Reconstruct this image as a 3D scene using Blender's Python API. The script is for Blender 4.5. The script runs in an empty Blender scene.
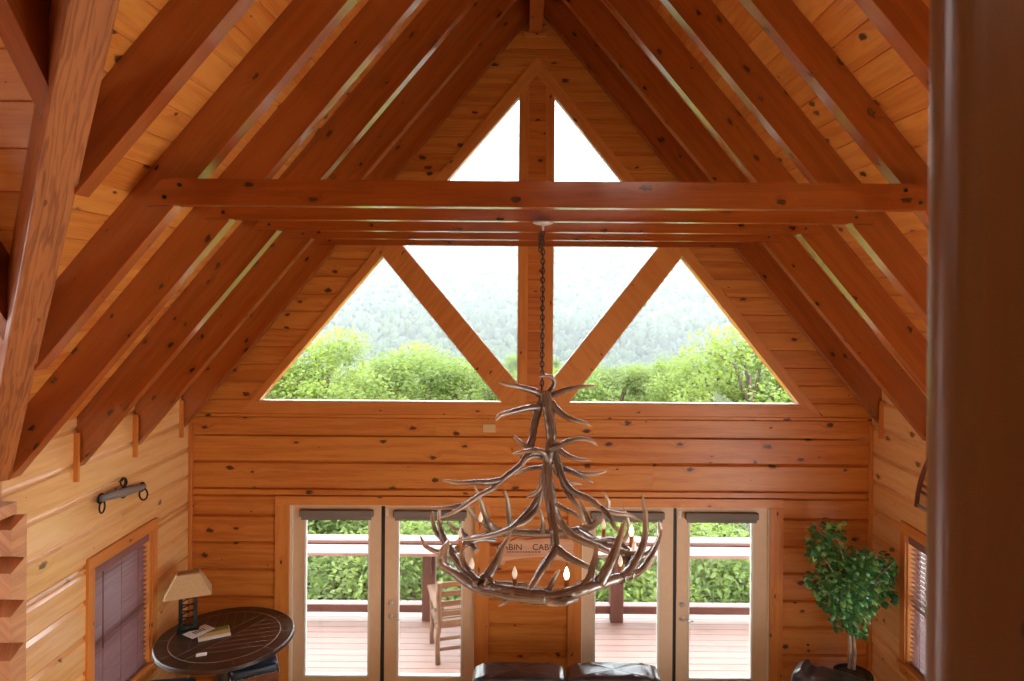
import bpy, math, random
from mathutils import Vector, Matrix
random.seed(7)
C = bpy.context.scene.collection
PI = math.pi
# ------------------------------------------------------------------ survey of the room
F, VX, VY, ROLL, CAMZ = 700.0, 525.0, 292.0, 0.0075, 4.23
def at(x, y, d):
    """point of the room seen at (x, y) of the photograph, d metres into the room"""
    dx, dy = x - VX, y - VY
    return Vector(((dx + dy * ROLL) * d / F, d, CAMZ - (dy - dx * ROLL) * d / F))
YW = 7.14                       # gable wall face
XL, XR = -3.405, 3.55           # side walls
RX, RZ, K = 0.09, 7.09, 1.20    # ridge, underside of rafters, pitch
DECK = 0.36                     # rafters to roof boards
def roofz(x): return RZ - K * abs(x - RX)
# ------------------------------------------------------------------ node helpers
def newmat(name):
    m = bpy.data.materials.new(name); m.use_nodes = True
    nt = m.node_tree; nt.nodes.clear()
    out = nt.nodes.new('ShaderNodeOutputMaterial')
    return m, nt, out
def N(nt, t, **kw):
    n = nt.nodes.new(t)
    for k, v in kw.items():
        if k.startswith('i_'):
            key = k[2:]
            key = int(key) if key.isdigit() else key.replace('_', ' ')
            n.inputs[key].default_value = v
        else: setattr(n, k, v)
    return n
def L(nt, a, b): nt.links.new(a, b)
def math_(nt, op, a, b=None, c=None, clamp=False):
    n = nt.nodes.new('ShaderNodeMath'); n.operation = op; n.use_clamp = clamp
    for i, v in enumerate((a, b, c)):
        if v is None: continue
        if hasattr(v, 'is_linked'): nt.links.new(v, n.inputs[i])
        else: n.inputs[i].default_value = v
    return n.outputs[0]
def mixc(nt, f, a, b, mode='MIX'):
    n = nt.nodes.new('ShaderNodeMix'); n.data_type = 'RGBA'; n.blend_type = mode
    for i, v in ((0, f), (6, a), (7, b)):
        if hasattr(v, 'is_linked'): nt.links.new(v, n.inputs[i])
        elif i == 0: n.inputs[0].default_value = v
        else: n.inputs[i].default_value = (*v, 1) if len(v) == 3 else v
    return n.outputs[2]
def ramp(nt, f, lo, hi):
    n = nt.nodes.new('ShaderNodeMapRange'); n.interpolation_type = 'SMOOTHSTEP'
    nt.links.new(f, n.inputs[0]); n.inputs[1].default_value = lo; n.inputs[2].default_value = hi
    return n.outputs[0]
def srgb(r, g, b):
    def f(c):
        c /= 255.0
        return c / 12.92 if c <= 0.04045 else ((c + 0.055) / 1.055) ** 2.4
    return (f(r), f(g), f(b))
def wood(name, base, dark, knotc, rough=0.34, coat=0.0, grain=1.0, knots=1.0, kscale=(1.7, 4.2), ring=0.0, tonevar=0.35, bump=0.25, spec=0.5):
    m, nt, out = newmat(name)
    uv = N(nt, 'ShaderNodeUVMap'); sp = N(nt, 'ShaderNodeSeparateXYZ'); L(nt, uv.outputs[0], sp.inputs[0])
    u, v = sp.outputs[0], sp.outputs[1]
    tone = N(nt, 'ShaderNodeAttribute', attribute_name='tone').outputs['Fac']
    kc = N(nt, 'ShaderNodeCombineXYZ'); L(nt, math_(nt, 'MULTIPLY', u, kscale[0]), kc.inputs[0]); L(nt, math_(nt, 'MULTIPLY', v, kscale[1]), kc.inputs[1])
    vo = N(nt, 'ShaderNodeTexVoronoi', voronoi_dimensions='2D'); vo.inputs['Scale'].default_value = 1.0
    L(nt, kc.outputs[0], vo.inputs['Vector'])
    wob = N(nt, 'ShaderNodeTexNoise', noise_dimensions='2D'); wob.inputs['Scale'].default_value = 11.0; wob.inputs['Detail'].default_value = 1
    L(nt, kc.outputs[0], wob.inputs['Vector'])
    dist = math_(nt, 'ADD', vo.outputs['Distance'], math_(nt, 'MULTIPLY', math_(nt, 'SUBTRACT', wob.outputs[0], 0.5), 0.11))
    sc = N(nt, 'ShaderNodeSeparateColor'); L(nt, vo.outputs['Color'], sc.inputs[0])
    keep = ramp(nt, sc.outputs[0], 0.15, 0.8)
    rad = math_(nt, 'MULTIPLY', keep, 0.095 * knots)
    kn = math_(nt, 'SUBTRACT', 1.0, ramp(nt, math_(nt, 'DIVIDE', dist, math_(nt, 'ADD', rad, 0.0005)), 0.55, 1.15))
    halo = math_(nt, 'MULTIPLY', math_(nt, 'SUBTRACT', 1.0, ramp(nt, dist, 0.03, 0.30)), keep)
    vs = math_(nt, 'ADD', v, math_(nt, 'MULTIPLY', halo, 0.05))
    gc = N(nt, 'ShaderNodeCombineXYZ'); L(nt, math_(nt, 'MULTIPLY', u, 0.9), gc.inputs[0]); L(nt, math_(nt, 'MULTIPLY', vs, 16.0), gc.inputs[1])
    g1 = N(nt, 'ShaderNodeTexNoise', noise_dimensions='2D'); g1.inputs['Scale'].default_value = 1.0; g1.inputs['Detail'].default_value = 3; g1.inputs['Roughness'].default_value = 0.6
    L(nt, gc.outputs[0], g1.inputs['Vector'])
    fc = N(nt, 'ShaderNodeCombineXYZ'); L(nt, math_(nt, 'MULTIPLY', u, 5.0), fc.inputs[0]); L(nt, math_(nt, 'MULTIPLY', vs, 130.0), fc.inputs[1])
    g2 = N(nt, 'ShaderNodeTexNoise', noise_dimensions='2D'); g2.inputs['Scale'].default_value = 1.0; g2.inputs['Detail'].default_value = 1
    L(nt, fc.outputs[0], g2.inputs['Vector'])
    f = math_(nt, 'ADD', math_(nt, 'MULTIPLY', ramp(nt, g1.outputs[0], 0.34, 0.68), 0.55 * grain), math_(nt, 'MULTIPLY', ramp(nt, g2.outputs[0], 0.4, 0.7), 0.25 * grain))
    if ring:
        ph = math_(nt, 'ADD', math_(nt, 'MULTIPLY', vs, 150.0), math_(nt, 'MULTIPLY', g1.outputs[0], 34.0))
        rg = math_(nt, 'MULTIPLY_ADD', math_(nt, 'SINE', ph), 0.5, 0.5)
        f = math_(nt, 'ADD', math_(nt, 'MULTIPLY', f, 0.6), math_(nt, 'MULTIPLY', ramp(nt, rg, 0.45, 0.95), ring))
    f = math_(nt, 'ADD', f, math_(nt, 'MULTIPLY', math_(nt, 'SUBTRACT', tone, 0.5), tonevar), None, True)
    col = mixc(nt, f, base, dark)
    col = mixc(nt, math_(nt, 'MULTIPLY', halo, 0.25), col, dark)
    col = mixc(nt, math_(nt, 'MULTIPLY', kn, 0.9), col, knotc)
    b = N(nt, 'ShaderNodeBsdfPrincipled'); L(nt, col, b.inputs['Base Color'])
    b.inputs['Roughness'].default_value = rough; b.inputs['Specular IOR Level'].default_value = spec
    b.inputs['Coat Weight'].default_value = coat; b.inputs['Coat Roughness'].default_value = 0.16; b.inputs['Coat IOR'].default_value = 2.0
    bp = N(nt, 'ShaderNodeBump'); bp.inputs['Strength'].default_value = bump; bp.inputs['Distance'].default_value = 0.004
    L(nt, math_(nt, 'SUBTRACT', 1.0, f), bp.inputs['Height']); L(nt, bp.outputs[0], b.inputs['Normal'])
    L(nt, b.outputs[0], out.inputs[0])
    return m
def plain(name, col, rough=0.5, metal=0.0, noise=0.0, nscale=20.0, emis=None, es=0.0, spec=0.5, bump=0.0, col2=None, coat=0.0):
    m, nt, out = newmat(name)
    b = N(nt, 'ShaderNodeBsdfPrincipled')
    b.inputs['Base Color'].default_value = (*col, 1); b.inputs['Roughness'].default_value = rough
    b.inputs['Metallic'].default_value = metal; b.inputs['Specular IOR Level'].default_value = spec
    b.inputs['Coat Weight'].default_value = coat
    if noise or bump:
        tc = N(nt, 'ShaderNodeTexCoord')
        n = N(nt, 'ShaderNodeTexNoise'); n.inputs['Scale'].default_value = nscale; n.inputs['Detail'].default_value = 4
        L(nt, tc.outputs['Object'], n.inputs['Vector'])
        c2 = col2 or tuple(c * (1 - noise) for c in col)
        L(nt, mixc(nt, ramp(nt, n.outputs[0], 0.35, 0.65), col, c2), b.inputs['Base Color'])
        if bump:
            bp = N(nt, 'ShaderNodeBump'); bp.inputs['Strength'].default_value = bump; bp.inputs['Distance'].default_value = 0.01
            L(nt, n.outputs[0], bp.inputs['Height']); L(nt, bp.outputs[0], b.inputs['Normal'])
    if emis:
        b.inputs['Emission Color'].default_value = (*emis, 1); b.inputs['Emission Strength'].default_value = es
    L(nt, b.outputs[0], out.inputs[0])
    return m
def leafmat(name, c1, c2, trans=0.35, rough=0.45, tscale=1.0, spec=0.3):
    m, nt, out = newmat(name)
    tone = N(nt, 'ShaderNodeAttribute', attribute_name='tone').outputs['Fac']
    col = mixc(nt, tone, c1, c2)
    b = N(nt, 'ShaderNodeBsdfPrincipled'); L(nt, col, b.inputs['Base Color']); b.inputs['Roughness'].default_value = rough
    b.inputs['Specular IOR Level'].default_value = spec
    t = N(nt, 'ShaderNodeBsdfTranslucent'); L(nt, mixc(nt, 0.35, col, (0.6, 0.8, 0.1)), t.inputs[0])
    mx = N(nt, 'ShaderNodeMixShader'); mx.inputs[0].default_value = trans
    L(nt, b.outputs[0], mx.inputs[1]); L(nt, t.outputs[0], mx.inputs[2]); L(nt, mx.outputs[0], out.inputs[0])
    return m
def glassmat():
    m, nt, out = newmat('window_glass')
    t = N(nt, 'ShaderNodeBsdfTransparent'); t.inputs[0].default_value = (0.97, 0.985, 0.98, 1)
    g = N(nt, 'ShaderNodeBsdfGlossy'); g.inputs['Roughness'].default_value = 0.02
    fr = N(nt, 'ShaderNodeFresnel'); fr.inputs[0].default_value = 1.35
    mx = N(nt, 'ShaderNodeMixShader'); L(nt, math_(nt, 'MULTIPLY', fr.outputs[0], 0.8), mx.inputs[0])
    L(nt, t.outputs[0], mx.inputs[1]); L(nt, g.outputs[0], mx.inputs[2]); L(nt, mx.outputs[0], out.inputs[0])
    return m
# ------------------------------------------------------------------ materials
PINE_B, PINE_D, KNOT = srgb(210, 138, 62), srgb(178, 94, 33), srgb(48, 22, 10)
M = {}
M['log'] = wood('pine_log', PINE_B, PINE_D, KNOT, kscale=(2.4, 4.2), knots=1.1)
M['sidelog'] = wood('pine_side_log', srgb(242, 198, 134), srgb(222, 164, 96), srgb(96, 66, 42), kscale=(2.0, 3.4), coat=0.6)  # same pine tinted paler: brightness of the lit side walls put into its colour
M['board'] = wood('pine_board', srgb(204, 126, 56), srgb(168, 84, 30), KNOT, kscale=(2.9, 5.6), knots=1.05)
M['deckboard'] = wood('pine_ceiling_board', srgb(218, 148, 68), srgb(188, 104, 38), KNOT, kscale=(2.8, 4.8), knots=1.15, tonevar=0.6)
M['rafter'] = wood('pine_rafter', srgb(164, 84, 28), srgb(122, 52, 14), srgb(40, 18, 8), rough=0.3, spec=0.15, coat=1.0, kscale=(2.9, 5.6), knots=0.95, bump=0.06, grain=0.7)
M['trim'] = wood('pine_trim', srgb(214, 142, 68), srgb(184, 102, 44), KNOT, kscale=(2.4, 5.5), knots=0.6, grain=0.8)
M['valley'] = wood('pine_ring_grain', srgb(178, 112, 62), srgb(120, 64, 32), srgb(110, 60, 30), kscale=(1.0, 3.0), knots=0.5, ring=0.55, bump=0.3)
M['post'] = wood('dark_post', srgb(116, 78, 42), srgb(96, 62, 32), srgb(60, 34, 18), rough=0.3, knots=0.1, grain=0.4, spec=0.6)
M['logend'] = wood('weathered_log_end', srgb(214, 160, 116), srgb(160, 108, 72), srgb(90, 54, 30), knots=0.3, ring=0.2)
M['floor'] = wood('oak_floor', srgb(226, 204, 174), srgb(206, 178, 142), KNOT, rough=0.3, knots=0.4)
M['porch'] = wood('porch_board', srgb(158, 128, 116), srgb(134, 104, 94), srgb(100, 72, 62), rough=0.5, knots=0.2, grain=0.6)
M['redwood'] = wood('porch_rail', srgb(98, 60, 50), srgb(76, 44, 36), srgb(50, 28, 22), rough=0.6, knots=0.2)
M['railtop'] = wood('porch_cap', srgb(158, 126, 120), srgb(134, 102, 96), srgb(100, 68, 62), rough=0.5, knots=0.15)
M['rustic'] = wood('rustic_grey_wood', srgb(126, 94, 70), srgb(94, 66, 48), srgb(60, 40, 28), rough=0.7, knots=0.5)
M['table'] = wood('dark_table_wood', srgb(62, 40, 30), srgb(36, 22, 17), srgb(20, 12, 10), rough=0.28, knots=0.3, bump=0.3, spec=0.5, tonevar=0.5)
M['groove'] = plain('worn_groove', srgb(150, 132, 118), 0.5)
M['stoolwood'] = wood('stool_wood', srgb(120, 62, 34), srgb(84, 42, 24), KNOT, rough=0.35, knots=0.1)
M['blueleather'] = plain('blue_leather', srgb(28, 48, 66), 0.4, noise=0.3, nscale=60, bump=0.1)
M['nail'] = plain('brass_nail', srgb(180, 160, 120), 0.25, 1.0)
M['leather'] = plain('brown_leather', srgb(52, 34, 36), 0.32, noise=0.35, nscale=7, bump=0.25, spec=0.6, coat=0.25)
M['almond'] = plain('door_paint', srgb(222, 194, 160), 0.45, noise=0.04, nscale=12)
M['gasket'] = plain('dark_gasket', srgb(42, 40, 42), 0.6)
M['whiteedge'] = plain('white_vinyl', srgb(226, 222, 212), 0.4)
M['shade'] = plain('grey_shade_fabric', srgb(128, 122, 114), 0.8, noise=0.15, nscale=200)
M['nickel'] = plain('brushed_nickel', srgb(206, 202, 196), 0.3, 0.6)
M['wire'] = plain('galvanised_wire', srgb(120, 122, 120), 0.5, 0.3)
M['iron'] = plain('black_iron', srgb(38, 36, 38), 0.5, 0.6, noise=0.3, nscale=40)
M['greywood'] = wood('grey_old_wood', srgb(150, 144, 142), srgb(98, 92, 90), srgb(60, 54, 50), rough=0.7, knots=0.2, tonevar=0.2)
M['redold'] = wood('red_old_wood', srgb(120, 58, 40), srgb(84, 40, 30), srgb(50, 24, 18), rough=0.55, knots=0.2)
M['blind'] = wood('blind_slat', srgb(140, 102, 102), srgb(112, 76, 78), srgb(90, 60, 58), rough=0.28, knots=0.0, grain=0.6, bump=0.05)
M['glass'] = glassmat()
M['chain'] = plain('chain_metal', srgb(70, 66, 62), 0.35, 0.9)
M['lampmetal'] = plain('verdigris_metal', srgb(58, 70, 66), 0.5, 0.7, noise=0.5, nscale=25, col2=srgb(40, 38, 34))
M['lampshade'] = plain('parchment_shade', srgb(206, 178, 134), 0.8, noise=0.1, nscale=60)
M['paper'] = plain('white_paper', srgb(228, 228, 222), 0.5)
M['greenink'] = plain('green_print', srgb(120, 136, 60), 0.5)
M['tanink'] = plain('tan_print', srgb(196, 176, 120), 0.5)
M['darkink'] = plain('dark_print', srgb(50, 48, 50), 0.5)
M['beige'] = plain('beige_plate', srgb(214, 184, 132), 0.5)
M['signwood'] = wood('sign_wood', srgb(226, 180, 146), srgb(196, 142, 110), srgb(110, 60, 40), rough=0.6, knots=0.2)
M['ink'] = plain('sign_ink', srgb(46, 30, 26), 0.7)
M['sleeve'] = plain('candle_sleeve', srgb(190, 110, 42), 0.5, noise=0.4, nscale=30)
M['bulb'] = plain('candle_bulb', srgb(240, 226, 200), 0.12, emis=(1.0, 0.84, 0.64), es=0.45)
M['bulb_lit'] = plain('candle_bulb_lit', srgb(255, 240, 210), 0.2, emis=(1.0, 0.80, 0.50), es=10.0)
M['basket'] = plain('dark_planter', srgb(46, 36, 30), 0.6, noise=0.5, nscale=40, bump=0.3)
M['moss'] = plain('planter_moss', srgb(70, 62, 40), 0.9, noise=0.6, nscale=30, bump=0.6)
M['bark'] = plain('pale_bark', srgb(176, 150, 126), 0.8, noise=0.4, nscale=14, bump=0.3)
M['treebark'] = plain('tree_bark', srgb(96, 80, 64), 0.9, noise=0.4, nscale=6)
M['ficus'] = leafmat('ficus_leaf', srgb(24, 92, 50), srgb(136, 196, 110), 0.12, 0.32, spec=0.7)
M['leafA'] = leafmat('bright_leaf', srgb(84, 106, 42), srgb(138, 150, 74), 0.4)
M['leafB'] = leafmat('mid_leaf', srgb(74, 96, 42), srgb(124, 138, 70), 0.4)
M['leafC'] = leafmat('deep_leaf', srgb(66, 86, 40), srgb(114, 126, 64), 0.4)
M['forest'] = leafmat('forest_leaf', srgb(18, 38, 18), srgb(50, 68, 32), 0.0, 0.8)
M['ground'] = plain('hill_ground', srgb(44, 60, 28), 0.9, noise=0.4, nscale=0.06)
def antlermat():
    m, nt, out = newmat('antler_bone')
    tone = N(nt, 'ShaderNodeAttribute', attribute_name='tone').outputs['Fac']
    uv = N(nt, 'ShaderNodeUVMap'); mp = N(nt, 'ShaderNodeMapping'); mp.inputs['Scale'].default_value = (9, 26, 1); L(nt, uv.outputs[0], mp.inputs[0])
    n = N(nt, 'ShaderNodeTexNoise'); n.inputs['Scale'].default_value = 1.0; n.inputs['Detail'].default_value = 4; L(nt, mp.outputs[0], n.inputs['Vector'])
    c = mixc(nt, ramp(nt, n.outputs[0], 0.35, 0.68), srgb(124, 104, 86), srgb(66, 52, 44))
    c = mixc(nt, tone, c, srgb(206, 180, 146))
    b = N(nt, 'ShaderNodeBsdfPrincipled'); L(nt, c, b.inputs['Base Color']); b.inputs['Roughness'].default_value = 0.22
    b.inputs['Specular IOR Level'].default_value = 1.0; b.inputs['Coat Weight'].default_value = 0.5; b.inputs['Coat Roughness'].default_value = 0.1
    bp = N(nt, 'ShaderNodeBump'); bp.inputs['Strength'].default_value = 0.25; bp.inputs['Distance'].default_value = 0.006
    L(nt, n.outputs[0], bp.inputs['Height']); L(nt, bp.outputs[0], b.inputs['Normal']); L(nt, b.outputs[0], out.inputs[0])
    return m
M['antler'] = antlermat()
# ------------------------------------------------------------------ mesh builder
class MB:
    def __init__(s): s.v = []; s.f = []; s.uv = []; s.t = []; s.sm = []
    def face(s, pts, uvs=None, tone=0.5, smooth=False):
        b = len(s.v); s.v += [tuple(p) for p in pts]; n = len(pts)
        s.f.append(tuple(range(b, b + n))); s.uv.append(uvs or [(p[0], p[1] + p[2]) for p in pts]); s.t.append(tone); s.sm.append(smooth)
    def hexa(s, P, grain=0, tone=None, off=None):
        """8 corners P[i][j][k] flattened (x fastest); grain = axis index of the length"""
        tone = random.random() if tone is None else tone
        ou, ov = off or (random.uniform(0, 60), random.uniform(0, 60))
        b = len(s.v); s.v += [tuple(p) for p in P]
        e = [(Vector(P[1]) - Vector(P[0])).length, (Vector(P[2]) - Vector(P[0])).length, (Vector(P[4]) - Vector(P[0])).length]
        for q in ((0, 2, 3, 1), (4, 5, 7, 6), (0, 1, 5, 4), (2, 6, 7, 3), (0, 4, 6, 2), (1, 3, 7, 5)):
            uvs = []
            cr = [((i & 1) * e[0], ((i >> 1) & 1) * e[1], ((i >> 2) & 1) * e[2]) for i in range(8)]
            o = [a for a in range(3) if a != grain]
            for i in q:
                c = cr[i]; uvs.append((c[grain] + ou, c[o[0]] + c[o[1]] + ov))
            s.f.append(tuple(b + i for i in q)); s.uv.append(uvs); s.t.append(tone); s.sm.append(False)
    def box(s, lo, hi, grain=None, tone=None, mat=None):
        lo, hi = Vector(lo), Vector(hi)
        if grain is None:
            d = [hi[i] - lo[i] for i in range(3)]; grain = d.index(max(d))
        P = [Vector(((hi if i & 1 else lo)[0], (hi if i & 2 else lo)[1], (hi if i & 4 else lo)[2])) for i in range(8)]
        if mat is not None: P = [mat @ p for p in P]
        s.hexa(P, grain, tone)
    def beam(s, a, b, w, h, side=None, tone=None, up=(0, 0, 1)):
        """a bar from a to b; w across (side), h along the other cross axis"""
        a, b = Vector(a), Vector(b); d = (b - a).normalized()
        sd = Vector(side) if side else d.cross(Vector(up))
        if sd.length < 1e-6: sd = d.cross(Vector((1, 0, 0)))
        sd = (sd - d * sd.dot(d)).normalized(); u = sd.cross(d).normalized()
        P = [(b if i & 1 else a) + sd * (w / 2 if i & 2 else -w / 2) + u * (h / 2 if i & 4 else -h / 2) for i in range(8)]
        s.hexa(P, 0, tone)
    def prism(s, poly, depth, tone=None, grain_uv=None):
        """planar polygon (world points) extruded by vector depth"""
        tone = random.random() if tone is None else tone
        poly = [Vector(p) for p in poly]; depth = Vector(depth); n = len(poly)
        ax = grain_uv if grain_uv else (poly[1] - poly[0]); ax = Vector(ax).normalized()
        nz = depth.normalized(); ay = nz.cross(ax)
        ou, ov = random.uniform(0, 60), random.uniform(0, 60)
        f = lambda p: (p.dot(ax) + ou, p.dot(ay) + p.dot(nz) + ov)
        q = [p + depth for p in poly]
        s.face(poly[::-1], [f(p) for p in poly[::-1]], tone); s.face(q, [f(p) for p in q], tone)
        for i in range(n):
            j = (i + 1) % n; c = [poly[i], poly[j], q[j], q[i]]
            s.face(c, [f(p) for p in c], tone)
    def tube(s, pts, rad, seg=8, tone=None, caps=True, tip=False, smooth=True):
        pts = [Vector(p) for p in pts]; n = len(pts)
        if not hasattr(rad, '__len__'): rad = [rad] * n
        ou = random.uniform(0, 30)
        t0 = (pts[1] - pts[0]).normalized(); ref = Vector((0, 0, 1)) if abs(t0.z) < 0.9 else Vector((1, 0, 0))
        nrm = t0.cross(ref).normalized(); b = len(s.v); dist = 0
        ln = []
        for i, p in enumerate(pts):
            t = (pts[min(i + 1, n - 1)] - pts[max(i - 1, 0)])
            t = t.normalized() if t.length > 1e-9 else t0
            nrm = (nrm - t * nrm.dot(t)); nrm = nrm.normalized() if nrm.length > 1e-6 else t.orthogonal().normalized(); bn = t.cross(nrm)
            if i: dist += (p - pts[i - 1]).length
            ln.append(dist)
            for k in range(seg):
                a = 2 * PI * k / seg
                s.v.append(tuple(p + (nrm * math.cos(a) + bn * math.sin(a)) * rad[i]))
        for i in range(n - 1):
            tn = 0.5 if tone is None else (tone(ln[i] / max(dist, 1e-6)) if callable(tone) else tone)
            for k in range(seg):
                k2 = (k + 1) % seg
                s.f.append((b + i * seg + k, b + i * seg + k2, b + (i + 1) * seg + k2, b + (i + 1) * seg + k))
                s.uv.append([(ln[i] + ou, k / seg), (ln[i] + ou, (k + 1) / seg), (ln[i + 1] + ou, (k + 1) / seg), (ln[i + 1] + ou, k / seg)])
                s.t.append(tn); s.sm.append(smooth)
        if caps:
            for base, rev in ((b, True), (b + (n - 1) * seg, False)):
                q = [base + k for k in range(seg)]
                if rev: q = q[::-1]
                s.f.append(tuple(q)); s.uv.append([(ou, 0)] * seg)
                s.t.append(0.5 if tone is None else (tone(0 if rev else 1) if callable(tone) else tone)); s.sm.append(False)
    def lathe(s, prof, c=(0, 0, 0), seg=24, tone=0.5, smooth=True, axis='Z'):
        c = Vector(c); b = len(s.v); n = len(prof)
        for r, z in prof:
            for k in range(seg):
                a = 2 * PI * k / seg
                p = Vector((r * math.cos(a), r * math.sin(a), z))
                if axis == 'Y': p = Vector((p.x, p.z, p.y))
                if axis == 'X': p = Vector((p.z, p.x, p.y))
                s.v.append(tuple(c + p))
        for i in range(n - 1):
            for k in range(seg):
                k2 = (k + 1) % seg
                s.f.append((b + i * seg + k, b + i * seg + k2, b + (i + 1) * seg + k2, b + (i + 1) * seg + k))
                s.uv.append([(prof[j][0] * math.cos(2 * PI * q / seg), prof[j][0] * math.sin(2 * PI * q / seg) + prof[j][1]) for j, q in ((i, k), (i, k + 1), (i + 1, k + 1), (i + 1, k))])
                s.t.append(tone); s.sm.append(smooth)
        for base, rev in ((b, True), (b + (n - 1) * seg, False)):
            q = [base + k for k in range(seg)]
            if rev: q = q[::-1]
            s.f.append(tuple(q)); s.uv.append([(s.v[i][0], s.v[i][1]) for i in q]); s.t.append(tone); s.sm.append(False)
    def rbox(s, c, size, r=0.06, seg=14, mat=None, squish=None):
        """soft rounded block (superellipsoid), for cushions"""
        c = Vector(c); b = len(s.v); nu, nv = seg * 2, seg
        def pw(x, e): return math.copysign(abs(x) ** e, x)
        for j in range(nv + 1):
            ph = -PI / 2 + PI * j / nv
            for i in range(nu):
                th = 2 * PI * i / nu
                p = Vector((size[0] / 2 * pw(math.cos(ph), r) * pw(math.cos(th), r), size[1] / 2 * pw(math.cos(ph), r) * pw(math.sin(th), r), size[2] / 2 * pw(math.sin(ph), r)))
                if squish: p = squish(p)
                p = c + p
                s.v.append(tuple(mat @ p if mat is not None else p))
        for j in range(nv):
            for i in range(nu):
                i2 = (i + 1) % nu
                q = (b + j * nu + i, b + j * nu + i2, b + (j + 1) * nu + i2, b + (j + 1) * nu + i)
                s.f.append(q); s.uv.append([s.v[k][:2] for k in q]); s.t.append(0.5); s.sm.append(True)
    def build(s, name, mat, parent=None, bevel=0.0, seg=2, weld=False):
        me = bpy.data.meshes.new(name); me.from_pydata(s.v, [], s.f)
        uvl = me.uv_layers.new(name='UVMap')
        flat = [c for u in s.uv for p in u for c in p[:2]]
        uvl.data.foreach_set('uv', flat)
        at_ = me.attributes.new('tone', 'FLOAT', 'FACE'); at_.data.foreach_set('value', s.t)
        me.polygons.foreach_set('use_smooth', s.sm)
        me.materials.append(M[mat] if isinstance(mat, str) else mat)
        me.update()
        o = bpy.data.objects.new(name, me); C.objects.link(o)
        if parent is not None: o.parent = parent
        if bevel:
            b = o.modifiers.new('bevel', 'BEVEL'); b.width = bevel; b.segments = seg; b.limit_method = 'ANGLE'; b.angle_limit = math.radians(40)
        return o
def tag(o, label, cat, group=None, kind=None):
    o['label'] = label; o['category'] = cat
    if group: o['group'] = group
    if kind: o['kind'] = kind
    return o
def thing(name, label, cat, loc=(0, 0, 0), rz=0, group=None):
    o = bpy.data.objects.new(name, None); C.objects.link(o); o.empty_display_size = 0.1
    o.location = loc; o.rotation_euler = (0, 0, rz)
    return tag(o, label, cat, group)
def struct(o, label=None):
    o['kind'] = 'structure'
    if label: o['label'] = label
    return o
def dup(root, loc, rz, label, group=None):
    r = root.copy(); C.objects.link(r); r.location = loc; r.rotation_euler = (0, 0, rz); r['label'] = label
    if group: r['group'] = group
    for ch in list(root.children):
        c = ch.copy(); C.objects.link(c); c.parent = r
        for g in ch.children:
            d = g.copy(); C.objects.link(d); d.parent = c
    return r
def strip(mb, z0, z1, xl, xr, pos, g, depth, tone=None, zaxis=(0, 0, 1), length_off=None):
    """one board of a boarded surface: between z0 and z1, from xl(z) to xr(z); pos(x, z, back) -> point; chamfered long edges"""
    tone = random.random() if tone is None else tone
    ou, ov = random.uniform(0, 60), random.uniform(0, 60)
    zs = [(z0, depth), (z0 + g, 0.0), (z1 - g, 0.0), (z1, depth)]
    for (za, da), (zb, db) in zip(zs, zs[1:]):
        a0, a1, b0, b1 = xl(za), xr(za), xl(zb), xr(zb)
        if a1 - a0 < 1e-4 and b1 - b0 < 1e-4: continue
        pts = [(a0, za, da), (a1, za, da), (b1, zb, db), (b0, zb, db)]
        mb.face([pos(*p) for p in pts], [(p[0] + ou, p[1] + ov) for p in pts], tone)
def const(c): return lambda z: c
# ------------------------------------------------------------------ THE ROOM
# gable wall -----------------------------------------------------------------
Wp = lambda x, y: at(x, y, YW)
gl = lambda x, y: (Wp(x, y).x, Wp(x, y).z)
def line(p, q):      # x as a function of z along p-q
    return lambda z: p[0] + (q[0] - p[0]) * (z - p[1]) / (q[1] - p[1])
apexT = gl(537, 57)                                   # tip of the window trim
wl, wr = gl(258, 402), gl(800, 404)                   # glass corners
wz = (wl[1] + wr[1]) / 2
tl, tr = gl(240, 415), gl(822, 415)
tz = (tl[1] + tr[1]) / 2
trimL, trimR = line(tl, apexT), line(tr, apexT)
gpos = lambda x, z, b: Vector((x, YW + b, z))
mb = MB()
def split_strip(mb, z0, z1, xl, xr, pos, g, dep, p=0.0):
    a, b = xl((z0 + z1) / 2), xr((z0 + z1) / 2)
    if b - a > 2.2 and random.random() < p:
        c = a + (b - a) * random.uniform(0.3, 0.7)
        strip(mb, z0, z1, xl, const(c - 0.002), pos, g, dep); strip(mb, z0, z1, const(c + 0.002), xr, pos, g, dep)
    else: strip(mb, z0, z1, xl, xr, pos, g, dep)
LOGH = 0.276
courses = [2.755 - LOGH * k for k in range(11)]       # bottoms of log courses
dz = gl(500, 497)[1]                                  # top edge of door casing
caseL, caseR = gl(275, 560)[0], gl(782, 560)[0]
midL, midR = gl(489, 600)[0], gl(567, 600)[0]
def course(z0, z1, g, dep):
    """gable wall between z0, z1 with the door openings left out"""
    if z0 >= dz - 1e-3: split_strip(mb, z0, z1, const(XL), const(XR), gpos, g, dep, 0.75); return
    if z1 > dz + 1e-3:
        strip(mb, dz, z1, const(XL), const(XR), gpos, g * 0.5, dep)
        z1 = dz
    for a, b in ((XL, caseL), (midL, midR), (caseR, XR)): strip(mb, z0, z1, const(a), const(b), gpos, g, dep)
course(2.755, 2.935, 0.006, 0.008)
for c in courses: course(max(c - LOGH, 0.0), c, 0.018, 0.028) if c > 0.01 else None
z = 2.935; first = True
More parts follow.
